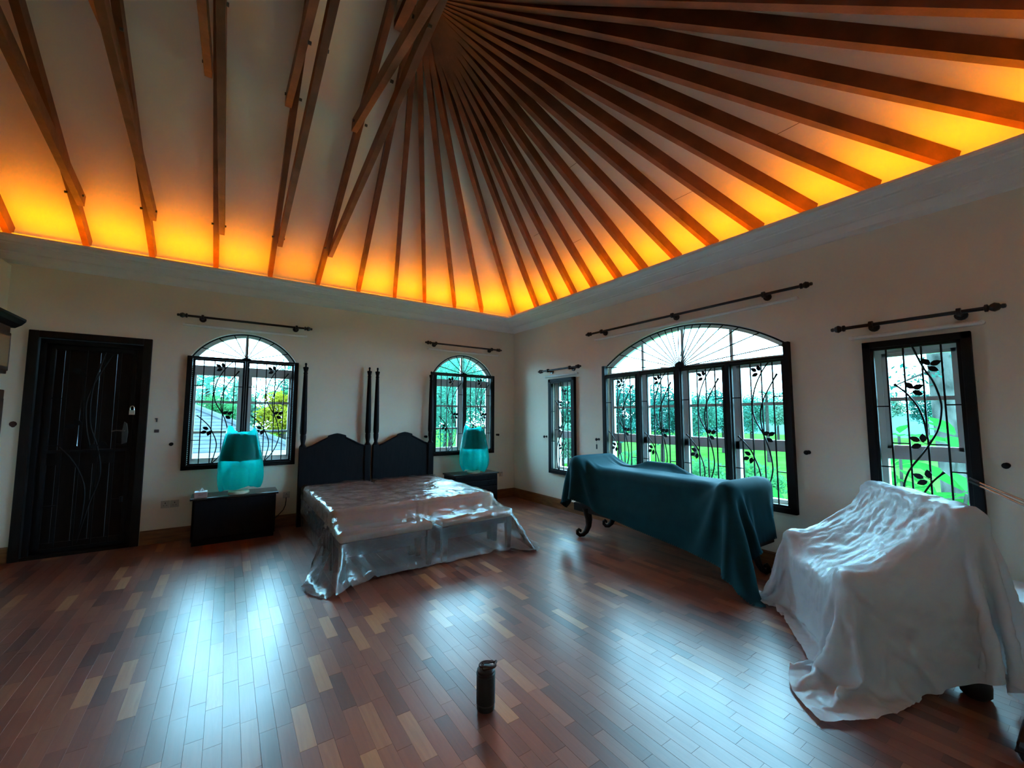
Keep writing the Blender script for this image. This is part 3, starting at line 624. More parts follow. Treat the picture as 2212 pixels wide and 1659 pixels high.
socket('pair of cream wall sockets beside the door', -5.122, .447, 2)
socket('cream wall socket between nightstand and bed with plug', -3.835, .425, 1, True)
socket('cream wall socket near the room corner with plug', -.305, .437, 1, True)
cb = MB().tube([(-3.84, -.03, .40), (-3.842, -.06, .36), (-3.85, -.07, .30), (-3.87, -.06, .24), (-3.91, -.05, .19), (-3.945, -.030, .15), (-4.0, -.0275, .10), (-4.05, -.0275, .02)], .0055, 6).build('power_cable', 'black_plastic', smooth=True); tag(cb, 'black power cable running from socket behind the nightstand', 'cable')
o = MB().box(-.022, .022, -.016, .002, -.018, .018).build('door_stop_plate', 'steel_dark', loc=(-5.248, 0, 1.327), bevel=.003); tag(o, 'small grey switch plate on wall beside the door', 'switch plate')
o = MB().box(-.006, .006, -.012, .002, -.03, .012).box(-.018, .006, -.012, .002, .004, .014).build('wall_bracket', 'steel_dark', loc=(-5.253, 0, 1.466)); tag(o, 'tiny metal bracket on wall beside the door above plate', 'bracket')
o = MB().lathe([(.012, -.006), (.026, -.004), (.030, .001)], 10, (0, 0, 0), 'y').lathe([(.010, -.02), (.014, -.018), (.014, 0)], 8, (.004, 0, -.02), 'y').build('wall_latch', 'cord_brown', loc=(-6.40, 0, 1.421)); tag(o, 'rusty brown latch on wall left of door', 'latch')

# ------------------------------------------------------------------ cloth solver (position based, numpy)
def sd_box(c, h, r=0.02, rz=0.0):
    c = np.array(c, float); h = np.array(h, float)-r; ca, sa = math.cos(rz), math.sin(rz)
    def f(P):
        q = P-c; x = q[:, 0]*ca+q[:, 1]*sa; y = -q[:, 0]*sa+q[:, 1]*ca
        d = np.abs(np.stack([x, y, q[:, 2]], 1))-h
        return np.linalg.norm(np.maximum(d, 0), axis=1)+np.minimum(d.max(1), 0)-r
    return f
def sd_cap(a, b, r):
    a = np.array(a, float); b = np.array(b, float); ab = b-a; L2 = ab@ab
    def f(P):
        t_ = np.clip(((P-a)@ab)/L2, 0, 1); return np.linalg.norm(P-a-t_[:, None]*ab, axis=1)-r
    return f
def sd_floor(z=0.0): return lambda P: P[:, 2]-z
def drape(P, shapes, steps=160, iters=8, thick=0.008, mu=0.5, bend=0.25, shear=0.5, grav=0.0009, damp=0.95, pin=None, seed=1, slack=1.0):
    nu, nv, _ = P.shape; P = P.copy(); rng = np.random.default_rng(seed); P[..., 2] += rng.normal(0, .0015, (nu, nv)); Q = P.copy()
    hu = np.linalg.norm(P[1, 0]-P[0, 0]); hv = np.linalg.norm(P[0, 1]-P[0, 0]); hu *= slack; hv *= slack; hd = math.hypot(hu, hv)
    def rel(A, B, r, k):
        D = B-A; l = np.linalg.norm(D, axis=-1, keepdims=True)+1e-9; c = D*((l-r)/l*(0.5*k)); A += c; B -= c
    def sdf(X):
        d = shapes[0](X)
        for s in shapes[1:]: d = np.minimum(d, s(X))
        return d
    flat = lambda: P.reshape(-1, 3)
    for it in range(steps):
        Vv = (P-Q)*damp; Q = P.copy(); P = P+Vv; P[..., 2] -= grav
        for k in range(iters):
            for par in (0, 1):
                n_ = (nu-par)//2; rel(P[par:par+2*n_:2], P[par+1:par+2*n_:2], hu, 1.0)
                n_ = (nv-par)//2; rel(P[:, par:par+2*n_:2], P[:, par+1:par+2*n_:2], hv, 1.0)
            for par in (0, 1):
                n_ = (nu-par)//2
                rel(P[par:par+2*n_:2, :-1], P[par+1:par+2*n_:2, 1:], hd, shear); rel(P[par:par+2*n_:2, 1:], P[par+1:par+2*n_:2, :-1], hd, shear)
            if k % 2 == 0 and bend > 0:
                for par in range(4):
                    A = P[par:-2:4]; B = P[par+2::4]; m_ = min(len(A), len(B)); rel(P[par:par+4*m_:4][:m_], P[par+2:par+2+4*m_:4][:m_], 2*hu, bend)
                    m_ = min(P[:, par:-2:4].shape[1], P[:, par+2::4].shape[1]); rel(P[:, par:par+4*m_:4][:, :m_], P[:, par+2:par+2+4*m_:4][:, :m_], 2*hv, bend)
            if pin is not None: P[pin[0]] = pin[1]
            if k % 2 == 1 or k == iters-1:
                X = P.reshape(-1, 3); d = sdf(X); idx = np.where(d < thick)[0]
                if len(idx):
                    Y = X[idx]; e = 1e-3; g = np.stack([sdf(Y+np.array(v)*e)-d[idx] for v in ((1, 0, 0), (0, 1, 0), (0, 0, 1))], 1)
                    g /= np.linalg.norm(g, axis=1, keepdims=True)+1e-9; Y = Y+g*(thick-d[idx])[:, None]
                    D = Y-Q.reshape(-1, 3)[idx]; Y = Y-mu*(D-(D*g).sum(1, keepdims=True)*g)      # friction against the start of the step
                    X[idx] = Y; P = X.reshape(nu, nv, 3)
    return P
def refine(P, k, waves, seed=0.0):
    """resample a cloth grid k times finer (Catmull-Rom) and press small creases into it along its normals"""
    def up_(A):
        n = A.shape[0]; t_ = np.linspace(0, n-1, (n-1)*k+1); i = np.clip(t_.astype(int), 0, n-2); f = (t_-i).reshape(-1, *([1]*(A.ndim-1)))
        p0, p1, p2, p3 = A[np.maximum(i-1, 0)], A[i], A[i+1], A[np.minimum(i+2, n-1)]
        return 0.5*(2*p1+(p2-p0)*f+(2*p0-5*p1+4*p2-p3)*f**2+(3*p1-p0-3*p2+p3)*f**3)
    P = up_(P); P = np.swapaxes(up_(np.swapaxes(P, 0, 1)), 0, 1)
    gu, gv = np.gradient(P, axis=0), np.gradient(P, axis=1); N_ = np.cross(gu, gv); N_ /= np.linalg.norm(N_, axis=-1, keepdims=True)+1e-9
    lu = np.cumsum(np.linalg.norm(gu, axis=-1), 0); lv = np.cumsum(np.linalg.norm(gv, axis=-1), 1); D = np.zeros(P.shape[:2])
    for amp, su, sv, ridged in waves:
        for i in range(P.shape[0]):
            for j in range(P.shape[1]):
                q = Vector((lu[i, j]*su+seed, lv[i, j]*sv+seed*1.7, seed)); n_ = mnoise.noise(q)+.5*mnoise.noise(q*2.1+Vector((5, 3, 1)))
                D[i, j] += amp*((1-2*min(1, abs(n_)*1.8)) if ridged else n_)
    return P+N_*D[..., None]
def grid_faces(nu, nv): return [(i*nv+j, (i+1)*nv+j, (i+1)*nv+j+1, i*nv+j+1) for i in range(nu-1) for j in range(nv-1)]

# ------------------------------------------------------------------ twin beds
BD = -0.11
def bed(x0, x1, label):
    c = (x0+x1)/2; g = empty('four_post_bed', (c, BD, 0), label, 'bed', 'twin beds'); h = (x1-x0)/2
    # turned headboard posts
    for s in (-1, 1):
        px = s*h
        po = MB().box(px-.042, px+.042, -.042, .042, 0, 1.075)
        po.lathe([(.042, 1.075), (.046, 1.085), (.034, 1.10), (.026, 1.12), (.030, 1.15), (.037, 1.19), (.038, 1.235), (.034, 1.25), (.040, 1.262), (.043, 1.30), (.041, 1.40), (.034, 1.75), (.026, 2.07), (.024, 2.10), (.029, 2.115), (.022, 2.13), (.026, 2.15), (.036, 2.19), (.034, 2.20), (.014, 2.205), (.011, 2.225), (.016, 2.24), (.014, 2.255), (.004, 2.262)], 12, (px, 0, 0))
        po.build('post', 'bed_wood', g, smooth=True)
    e = h-.042
    prof_ = [(-e, .30), (e, .30), (e, 1.072), (e*.80, 1.10), (e*.55, 1.155), (e*.30, 1.205), (e*.27, 1.225), (e*.05, 1.252), (0, 1.256), (-e*.05, 1.252), (-e*.27, 1.225), (-e*.30, 1.205), (-e*.55, 1.155), (-e*.80, 1.10), (-e, 1.072)]
    MB().prism(prof_, lambda a, z, d: (a, d, z), -.018, .022).build('headboard', 'bed_wood', g, bevel=.004)
    cr = [(a, z) for a, z in prof_ if z > 1.0]
    MB().tube([(a, -.02, z-.008) for a, z in cr], .014, 6).build('crest_moulding', 'bed_wood', g, smooth=True)
    MB().prism([(-.13, 1.20), (.13, 1.20), (.12, 1.232), (.04, 1.256), (0, 1.262), (-.04, 1.256), (-.12, 1.232)], lambda a, z, d: (a, d, z), -.034, -.018).build('crest_ornament', 'bed_wood', g, bevel=.003)
    for s in (-1, 1): MB().box(s*(h-.016)-.016, s*(h-.016)+.016, -1.98, -.02, .18, .36).build('side_rail', 'bed_wood', g, bevel=.003)
    MB().box(-h+.01, h-.01, -2.0, -1.965, .10, .36).build('foot_rail', 'bed_wood', g)
    for s in (-1, 1): MB().box(s*(h-.04)-.03, s*(h-.04)+.03, -2.0, -1.94, 0, .36).build('leg', 'bed_wood', g)
    return g
bed(-3.672, -2.786, 'black wooden bed with tall posts next to the nightstand with tissue box')
bed(-2.664, -1.768, 'black wooden bed with tall posts next to the drawer nightstand by room corner')
for a, b_, l in ((-3.655, -2.745, 'thick mattress under plastic on bed next to tissue box nightstand'), (-2.700, -1.775, 'thick mattress under plastic on bed next to drawer nightstand')):
    o = MB().box(-(b_-a)/2, (b_-a)/2, -.97, .97, -.10, .10).build('mattress', 'mattress_tan', loc=((a+b_)/2, -1.135, .455), bevel=.045); tag(o, l, 'mattress', 'mattresses under plastic')
def bench(x0, x1, label):
    c = (x0+x1)/2; h = (x1-x0)/2; g = empty('bed_end_bench', (c, -2.31, 0), label, 'bench', 'benches at the foot of the beds')
    MB().box(-h, h, -.185, .165, .345, .415).build('cushion', 'mattress_tan', g, bevel=.022)
    MB().box(-h+.01, h-.01, -.175, -.145, .285, .348).box(-h+.01, h-.01, .125, .155, .285, .348).box(-h+.01, -h+.04, -.15, .13, .285, .348).box(h-.04, h-.01, -.15, .13, .285, .348).build('apron', 'bed_wood', g)
    for sx in (-1, 1):
        for y_ in (-.16, .14): MB().add([(sx*(h-.035)+dx*w_, y_+dy*w_, z_) for z_, w_ in ((0, .022), (.285, .032), (.345, .032)) for dx, dy in ((-1, -1), (1, -1), (1, 1), (-1, 1))],
            [(k*4+i, k*4+(i+1) % 4, k*4+4+(i+1) % 4, k*4+4+i) for k in range(2) for i in range(4)]+[(3, 2, 1, 0), (8, 9, 10, 11)]).build('leg', 'bed_wood', g)
    return g
bench(-3.665, -2.755, 'low upholstered bench at foot of bed next to tissue box nightstand')
bench(-2.655, -1.775, 'low upholstered bench at foot of bed next to drawer nightstand')
# clear plastic film over both beds
shp = [sd_box((-2.715, -1.135, .28), (.95, .975, .282), .04), sd_box((-3.21, -2.32, .21), (.465, .185, .215), .02), sd_box((-2.215, -2.32, .21), (.45, .185, .215), .02), sd_floor(0), sd_box((-2.715, -.06, .7), (1.2, .09, .7), .01)]
nu, nv = 80, 66
ux = np.linspace(-4.18, -1.20, nu); vy = np.linspace(-2.96, -.165, nv)
P0 = np.stack([*np.meshgrid(ux, vy, indexing='ij'), np.full((nu, nv), .60)], -1)
P0[..., 2] += 0.006*np.sin(P0[..., 0]*9+P0[..., 1]*4)+0.004*np.sin(P0[..., 1]*13-P0[..., 0]*5)
def keep(i, j):
    dx = max(0, 22-min(i, nu-2-i)); dy = max(0, 22-j); return dx*dx+dy*dy <= 470
PF = drape(P0, shp, steps=190, iters=7, thick=.012, mu=.5, bend=.12, shear=.6)
PF = refine(PF, 2, [(.008, 2.6, 2.6, True), (.005, 7.0, 4.0, True), (.0015, 20, 14, True)], 3.3); nu, nv = PF.shape[:2]
o = mesh_obj('plastic_sheet', PF.reshape(-1, 3), [f for f in grid_faces(nu, nv) if keep(f[0]//nv, f[0] % nv)], 'plastic_film'); tag(o, 'clear crinkled plastic sheet draped over both beds down to the floor', 'plastic sheet')

# ------------------------------------------------------------------ nightstands
def nightstand(x0, x1, yf, yb, label, drawers):
    c = (x0+x1)/2; h = (x1-x0)/2; g = empty('nightstand', (c, yb, 0), label, 'nightstand'); d = yf-yb
    MB().box(-h, h, d, 0, .525, .55).build('top', 'nightstand_top', g, bevel=.005)
    MB().box(-h+.025, h-.025, d+.025, -.01, .05, .525).build('body', 'bed_wood', g)
    MB().box(-h+.035, h-.035, d+.035, -.015, 0, .05).build('plinth', 'bed_wood', g)
    n = len(drawers)-1
    for i in range(n):
        z0, z1 = drawers[i]+.008, drawers[i+1]-.008
        dw = MB().box(-h+.045, h-.045, d+.008, d+.03, z0, z1).build('drawer', 'bed_wood', g, bevel=.005)
        if n > 1:
            for s in (-.5, .5): MB().lathe([(.006, 0), (.006, -.012), (.013, -.016), (.011, -.024)], 10, (s*h, d+.008, (z0+z1)/2), 'y').build('knob', 'bed_wood', dw, smooth=True)
    return g
nightstand(-4.868, -3.972, -.445, -.025, 'plain black nightstand under arched window beside the door', [.07, .52])
nightstand(-1.50, -.622, -.445, -.025, 'black nightstand with stacked drawers near the room corner', [.07, .20, .33, .43, .52])
# tissue box
g = empty('tissue_box', (-4.770, -.37, .55), 'small pink tissue box on the plain nightstand', 'tissue box')
MB().box(-.060, .060, -.055, .055, 0, .062).build('box', 'tissue_pink', g, bevel=.002)
MB().box(-.0605, .0605, -.0555, .0555, .060, .070).build('lid', 'tissue_white', g, bevel=.002)
MB().box(-.022, .022, -.0562, -.055, .034, .0375).build('print', 'cord_brown', g)
ts = MB(); k = []
for i in range(7):
    a = -.038+i*.0125; zt = (.072, .080, .098, .112, .104, .082, .078)[i]; k.append([(a, -.012+.006*(i % 2), .066), (a+.004, .010-.008*(i % 2), zt), (a+.002, .02, .068)])
ts.add([p for r in k for p in r], [(i*3+j, (i+1)*3+j, (i+1)*3+j+1, i*3+j+1) for i in range(6) for j in range(2)]); ts.build('tissue', 'tissue_white', g)

# ------------------------------------------------------------------ table lamps in teal plastic bags
def lamp(x, y, label):
    g = empty('table_lamp', (x, y, .55), label, 'lamp', 'bagged table lamps')
    MB().lathe([(.105, 0), (.112, .008), (.112, .030), (.100, .042), (.03, .046)], 28).build('foot', 'ceramic', g, smooth=True)
    MB().lathe([(.03, .044), (.06, .07), (.095, .13), (.105, .19), (.090, .26), (.055, .32), (.032, .35), (.030, .37)], 24).build('body', 'ceramic', g, smooth=True)
    MB().lathe([(.010, .36), (.010, .56)], 10).build('stem', 'steel_dark', g)
    sh = MB().lathe([(.212, .415), (.150, .735), (.148, .735), (.210, .415)], 36, cap=False).build('shade', 'shade_fabric', g, smooth=True)
    MB().tube([(.150*math.cos(a), .150*math.sin(a), .735) for a in np.linspace(0, 2*PI, 33)], .003, 5).build('rim', 'steel_dark', sh)
    MB().tube([(-.149, 0, .73), (0, 0, .70), (.149, 0, .73)], .002, 5).build('spider', 'steel_dark', sh)
    return g
lamp(-4.395, -.312, 'table lamp with pale round foot on the plain nightstand')
lamp(-1.062, -.322, 'table lamp with pale round foot on the drawer nightstand')
def bag(x, y, label, seed, ears, prof_):
    """bag open at the bottom with a gathered open top"""
    rng = random.Random(seed); n, m_ = 56, len(prof_); Vv, F = [], []
    ph = [rng.uniform(0, 6.28) for _ in range(6)]
    for i, (r, z, amp) in enumerate(prof_):
        for j in range(n):
            a = 2*PI*j/n
            k = 1+1.25*amp*(.5*math.sin(3*a+ph[0]+i*.25)+.35*math.sin(7*a+ph[1]-i*.3)+.3*math.sin(11*a+ph[2]+i*.6)+.25*math.sin(17*a+ph[3]))
            zz = z
            if i >= m_-3:
                e = sum(h_*max(0, math.cos((a-c_)))**6 for c_, h_ in ears); zz += e*(i-(m_-4))/3
            if i < 2: zz += .02*math.sin(2*a+ph[4])+.012*math.sin(5*a+ph[5])
            Vv.append((r*k*math.cos(a), r*k*math.sin(a)*.97, zz))
    for i in range(m_-1):
        for j in range(n): F.append((i*n+j, i*n+(j+1) % n, (i+1)*n+(j+1) % n, (i+1)*n+j))
    o = mesh_obj('plastic_bag', Vv, F, 'teal_bag', subsurf=1); o.location = (x, y, .55); return tag(o, label, 'plastic bag', 'teal bags over the lamps')
RA = YAW*-1
bag(-4.395, -.312, 'translucent teal plastic bag over lamp beside the tissue box', 3, [(PI-.35, .085), (-.25, .085)],
    [(.205, .075, .10), (.222, .12, .10), (.232, .20, .09), (.234, .30, .07), (.234, .40, .035), (.228, .46, .03), (.212, .55, .03), (.195, .64, .035), (.180, .70, .05), (.168, .738, .08), (.150, .752, .10), (.140, .758, .12)])
bag(-1.062, -.327, 'translucent teal plastic bag over lamp on the drawer nightstand', 9, [(PI-.5, .10), (.2, .03)],
    [(.190, .055, .12), (.226, .11, .10), (.248, .17, .08), (.248, .27, .07), (.240, .36, .05), (.236, .43, .04), (.222, .50, .04), (.206, .58, .045), (.188, .68, .05), (.170, .738, .08), (.150, .750, .10), (.140, .756, .12)])

# ------------------------------------------------------------------ green settee
st = empty('settee', (-.48, -3.55, 0), 'carved dark settee with scrolled feet hidden under green cloth', 'settee'); os_ = st.location.copy()
sl = lambda x, y, z: (x-os_.x, y-os_.y, z)
SX0, SX1, SY0, SY1 = -.80, -.16, -4.62, -2.50
MB().box(*sorted((SX0-os_.x, SX1-os_.x)), SY0-os_.y, SY1-os_.y, .30, .40).build('seat_rail', 'dark_wood', st, bevel=.01)
MB().box(*sorted((SX0-os_.x+.02, SX1-os_.x)), SY0-os_.y+.05, SY1-os_.y-.05, .40, .48).build('seat_cushion', 'upholstery', st, bevel=.03)
ARML, ARMR = (-2.56, .895, .095), (-4.50, .81, .095)
for (ay, az, ar), nm in ((ARML, 'arm'), (ARMR, 'arm')):
    a = MB().lathe([(ar*.6, -.31), (ar, -.30), (ar, .30), (ar*.6, .31)], 16, sl(-.47, ay, az), 'x')
    a.box(-.30, .30, ay-os_.y-.04, ay-os_.y+.04, .38, az); a.build('arm', 'upholstery', st, smooth=True)
for i_, (ya_, yb_) in enumerate(((-4.36, -3.80), (-3.78, -3.22), (-3.20, -2.72))): MB().box(-.72-os_.x, -.34-os_.x, ya_-os_.y, yb_-os_.y, .48, .85).build('loose_cushion', 'upholstery', st, bevel=.09)
bk = [(SY1-.05, .48), (SY0+.05, .48), (SY0+.05, .76), (-4.2, .76), (-3.9, .80), (-3.6, .88), (-3.4, .91), (-3.2, .90), (-2.9, .84), (SY1-.05, .82)]
MB().prism(bk, lambda a, z, d: sl(d, a, z), -.26, -.17).build('back', 'upholstery', st, bevel=.015)
def scroll_leg(x, y, dx, dy):
    q = Vector((dx, dy, 0)).normalized(); pth = [(-.02, .36), (-.03, .30), (-.045, .22), (-.04, .14), (-.01, .07), (.03, .030), (.070, .024), (.098, .046), (.100, .078), (.080, .096), (.060, .084), (.062, .064)]
    P = [sl(x+q.x*t_, y+q.y*t_, z) for t_, z in pth]
    MB().tube(P, [.055, .052, .044, .036, .031, .026, .024, .022, .020, .018, .016, .012], 10).build('leg', 'dark_wood', st, smooth=True)
scroll_leg(-.79, -2.70, -.82, .57); scroll_leg(-.72, -4.50, -.8, -.6); scroll_leg(-.22, -2.60, -.3, .95); scroll_leg(-.22, -4.50, -.3, -.95)
shp = [sd_cap((-.78, ARML[0], ARML[1]), (-.17, ARML[0], ARML[1]), .10), sd_cap((-.76, ARMR[0], ARMR[1]), (-.17, ARMR[0], ARMR[1]), .10), sd_box((-.48, -3.55, .24), (.34, 1.08, .24), .03),
       sd_box((-.215, -3.40, .46), (.05, .22, .49), .04), sd_box((-.215, -3.55, .42), (.05, 1.0, .42), .04), sd_box((-.48, ARML[0], .44), (.31, .05, .44), .03), sd_box((-.48, ARMR[0], .40), (.31, .05, .40), .03), sd_box((-.54, -3.53, .60), (.22, .86, .27), .10), sd_floor(0.0), lambda P: -.035-P[:, 0]]
nu, nv = 84, 62
# sheet corners laid out over the settee; u runs along the settee (y), v from the wall to the room (x)
yy = np.linspace(-2.06, -5.10, nu); xx = np.linspace(-.09, -1.58, nv)
Yg, Xg = np.meshgrid(yy, xx, indexing='ij'); rz = math.radians(-1.5)
cy, cx = -3.55, -.6
P0 = np.stack([cx+(Xg-cx)*math.cos(rz)-(Yg-cy)*math.sin(rz), cy+(Xg-cx)*math.sin(rz)+(Yg-cy)*math.cos(rz), np.full((nu, nv), 1.05)], -1)
pi_, pj_ = [], []
for ay, az, ar in (ARML, ARMR):
    ii = int(np.argmin(np.abs(P0[:, nv//3, 1]-ay)))
    for jj in range(5, nv):
        if -.76 < P0[ii, jj, 0] < -.2: pi_.append(ii); pj_.append(jj)
pins = (np.array(pi_), np.array(pj_)); pv = P0[pins].copy(); pv[:, 2] = np.where(pv[:, 1] > -3.5, ARML[1]+.112, ARMR[1]+.112)
PG = drape(P0, shp, steps=230, iters=8, thick=.008, mu=.6, bend=.30, shear=.45, slack=1.012, pin=(pins, pv))
fr_ = np.linspace(0, 1, nu); fr_ = .76+.16*fr_**3; tv = np.linspace(0, 1, nv)      # front hem cut shorter towards the room corner
for i in range(nu): PG[i] = np.stack([np.interp(tv*fr_[i], tv, PG[i, :, c_]) for c_ in range(3)], 1)
gc = mesh_obj('green_cloth', PG.reshape(-1, 3), grid_faces(nu, nv), 'green_velvet', subsurf=1); tag(gc, 'dark green cloth with scalloped hem draped over the settee', 'cloth')
# scalloped hem
def hem(P, parent, mat, step=.024, r=.016):
    nu, nv, _ = P.shape; mb = MB()
    edges = [([P[i, 0] for i in range(nu)], [P[i, 1] for i in range(nu)]), ([P[i, -1] for i in range(nu)], [P[i, -2] for i in range(nu)]), ([P[0, j] for j in range(nv)], [P[1, j] for j in range(nv)]), ([P[-1, j] for j in range(nv)], [P[-2, j] for j in range(nv)])]
    for b_, inn in edges:
        L_ = [0]
        for i in range(1, len(b_)): L_.append(L_[-1]+np.linalg.norm(b_[i]-b_[i-1]))
        s = step/2
        while s < L_[-1]:
            i = min(max(np.searchsorted(L_, s)-1, 0), len(b_)-2); f = (s-L_[i])/(L_[i+1]-L_[i]+1e-9)
            p = b_[i]*(1-f)+b_[i+1]*f; q = inn[i]*(1-f)+inn[i+1]*f; tg = b_[i+1]-b_[i]; tg = tg/np.linalg.norm(tg); ou = p-q; ou = ou-tg*(ou@tg); ou = ou/(np.linalg.norm(ou)+1e-9)
            vs = [p-tg*step/2-ou*.002, p-tg*r*.7+ou*r*.75, p+ou*r*1.1, p+tg*r*.7+ou*r*.75, p+tg*step/2-ou*.002]; mb.add(vs, [(0, 1, 2, 3, 4)]); s += step
    return tag(mb.build('scalloped_hem', mat, parent, fix=False), kind='stuff')
hem(PG, gc, 'green_velvet')

# ------------------------------------------------------------------ armchair under the white dust sheet
AC = Vector((-.80, -5.815, 0)); sA = Vector((-.786, -.618, 0)); dA = Vector((-.618, .786, 0)); RZ = math.atan2(sA.y, sA.x)
# local axes: u along the width (sA), w = forward (dA).  rotation by RZ maps x->sA, y->-dA
ch = empty('armchair', AC, 'wide armchair with short black feet under white dust sheet', 'armchair', rz=RZ)
HW = .50
MB().box(-HW, HW, -.66, .0, .16, .40).build('base', 'upholstery', ch, bevel=.03)
MB().box(-HW+.12, HW-.12, -.66, -.12, .40, .46).build('seat_cushion', 'upholstery', ch, bevel=.03)
MB().box(-HW, HW, -.13, .0, .30, .985).build('back', 'upholstery', ch, bevel=.04)
for s in (-1, 1): MB().box(s*(HW-.055)-.055, s*(HW-.055)+.055, -.66, -.10, .30, .60).build('arm', 'upholstery', ch, bevel=.04)
for sx in (-1, 1):
    for y_ in (-.58, -.06): MB().lathe([(.045, 0), (.062, .02), (.065, .07), (.05, .16)], 14, (sx*(HW-.09), y_, 0)).build('foot', 'black_plastic', ch, smooth=True)
def LW(u, w, z): return (AC.x+sA.x*u+dA.x*w, AC.y+sA.y*u+dA.y*w, z)
shp = [sd_box(LW(0, .33, .23), (HW+.005, .335, .235), .03, RZ), sd_box(LW(0, .065, .50), (HW+.005, .07, .495), .05, RZ), sd_box(LW(HW-.055, .38, .31), (.06, .29, .295), .05, RZ), sd_box(LW(-HW+.055, .38, .31), (.06, .29, .295), .05, RZ), sd_floor(0.0), lambda P: -.03-P[:, 0]]
nu, nv = 82, 86
uu = np.linspace(-.74, .91, nu); ww = np.linspace(-.44, 1.09, nv)
Ug, Wg = np.meshgrid(uu, ww, indexing='ij')
P0 = np.stack([AC.x+sA.x*Ug+dA.x*Wg, AC.y+sA.y*Ug+dA.y*Wg, 1.03-.30*np.clip(Wg-.1, 0, 1)], -1)
PS = drape(P0, shp, steps=230, iters=8, thick=.022, mu=.35, bend=.18, shear=.5, slack=1.17)
PS = refine(PS, 2, [(.008, 1.6, 2.2, False), (.0055, 4.5, 3.2, True), (.0045, 12, 8, True)], 7.7); nu, nv = PS.shape[:2]
o = mesh_obj('dust_sheet', PS.reshape(-1, 3), grid_faces(nu, nv), 'dust_sheet'); tag(o, 'large crumpled white dust sheet draped over the armchair', 'dust sheet')

# ------------------------------------------------------------------ flask on the floor
g = empty('flask', (-3.386, -4.60, 0), 'small matt black flask with looped cord standing on the floor', 'flask')
MB().lathe([(.040, 0), (.046, .004), (.047, .022), (.046, .026)], 28).build('base', 'black_plastic', g, smooth=True)
MB().lathe([(.046, .024), (.0485, .030), (.0485, .160), (.047, .168)], 32).build('body', 'black_matt', g, smooth=True)
MB().lathe([(.047, .167), (.0495, .170), (.0495, .180), (.046, .184), (.046, .194), (.040, .198), (.012, .199)], 28).build('lid', 'black_plastic', g, smooth=True)
MB().lathe([(.0488, .031), (.0492, .034), (.0488, .037)], 32).build('band', 'steel_dark', g, smooth=True)
rng = random.Random(4)
MB().tube([((.040+.012*math.sin(a*1.7))*math.cos(a)+.012, (.034+.010*math.cos(a*2.3))*math.sin(a), .203+.006*math.sin(a*1.3)+.0012*a) for a in np.linspace(0, 4*PI, 60)], .0042, 6).build('cord', 'cord_brown', g, smooth=True)
MB().tube([(-.02, .0, .214), (-.005, .012, .220), (.02, .004, .216), (.045, -.012, .222), (.062, .0, .216)], .004, 6).build('cord_end', 'cord_brown', g, smooth=True)

# ------------------------------------------------------------------ hutch by the left wall, poles, box
hu = empty('hutch_cabinet', (-6.34, -1.85, 0), 'dark wood hutch cabinet with crown against the left wall', 'cabinet')
MB().box(-.17, .155, -.85, .85, 0, 1.735).build('lower_body', 'hutch_wood', hu, bevel=.006)
for i in range(3): 
    dd = MB().box(.155, .172, -.82+i*.55, -.30+i*.55, .10, 1.66).build('door', 'hutch_wood', hu, bevel=.008); MB().lathe([(.006, 0), (.012, .02)], 8, (.172, -.36+i*.55, .9), 'x').build('knob', 'steel_dark', dd)
MB().box(-.17, .125, -.82, .80, 1.735, 1.875).build('niche_back', 'hutch_wood', hu)
MB().box(-.17, .155, -.85, .85, 1.875, 2.30).build('upper_body', 'hutch_wood', hu, bevel=.006)
for i in range(3):
    dd = MB().box(.155, .170, -.83+i*.56, -.29+i*.56, 1.90, 2.24).build('door', 'hutch_wood', hu, bevel=.008); MB().box(.168, .174, -.79+i*.56, -.33+i*.56, 1.935, 2.205).build('panel', 'hutch_glass', dd)
MB().prism([(-.17, 2.30), (.16, 2.30), (.20, 2.33), (.225, 2.365), (.225, 2.385), (-.17, 2.385)], lambda a, z, d: (a, d, z), -.92, .92).build('crown', 'dark_wood', hu)
pa, pb = Vector((-.10, -5.935, 1.052)), Vector((-.55, -6.60, .80))
d_ = (pb-pa)
for i, (dz, dy) in enumerate(((0, 0), (-.020, -.012))):
    pc = pa+Vector((0, 0, dz)); pe = pa+d_*1.12+Vector((0, 0, dz*2.6))
    g = empty('leaning_pole', pe, ('slim grey metal pole with black cap resting on the narrow window frame', 'slim grey metal pole lying just below another on the window frame')[i], 'pole')
    MB().tube([pc-pe, (0, 0, 0)], .008, 8).build('tube', 'chrome', g, smooth=True)
    MB().tube([pc-pe-d_*.02, pc-pe+d_*.06], .0105, 8).build('cap', 'black_plastic', g, smooth=True)
tr_ = empty('clothes_stand', (-.62, -6.72, 0), 'grey metal stand carrying the slim poles beside the white sheet', 'stand')
MB().tube([(0, 0, .02), (0, -.01, .79)], .014, 10).build('upright', 'chrome', tr_, smooth=True)
MB().tube([(0, 0, .78), (.03, -.06, .79)], .02, 8).build('clamp', 'black_plastic', tr_)
for k in range(3): a = 2.1*k+.4; MB().tube([(0, 0, .10), (.10*math.cos(a), .10*math.sin(a), .012)], .012, 8).build('foot', 'chrome', tr_, smooth=True)
g = empty('storage_box', (-.32, -6.38, 0), 'pale storage box behind the white sheet near the wall', 'box', rz=.12)
MB().box(-.24, .24, -.24, .28, .03, .36).build('body', 'tissue_white', g, bevel=.01); MB().box(-.25, .25, -.25, .29, .34, .40).build('lid', 'tissue_white', g, bevel=.01); MB().box(-.22, .22, -.22, .26, 0, .03).build('foot_rim', 'tissue_white', g)
g = empty('floor_cushion', (-1.50, -6.36, 0), 'flat dark grey floor cushion lying beside the covered armchair', 'cushion')
MB().box(-.15, .15, -.16, .16, 0, .10).build('cover', 'black_matt', g, bevel=.03)
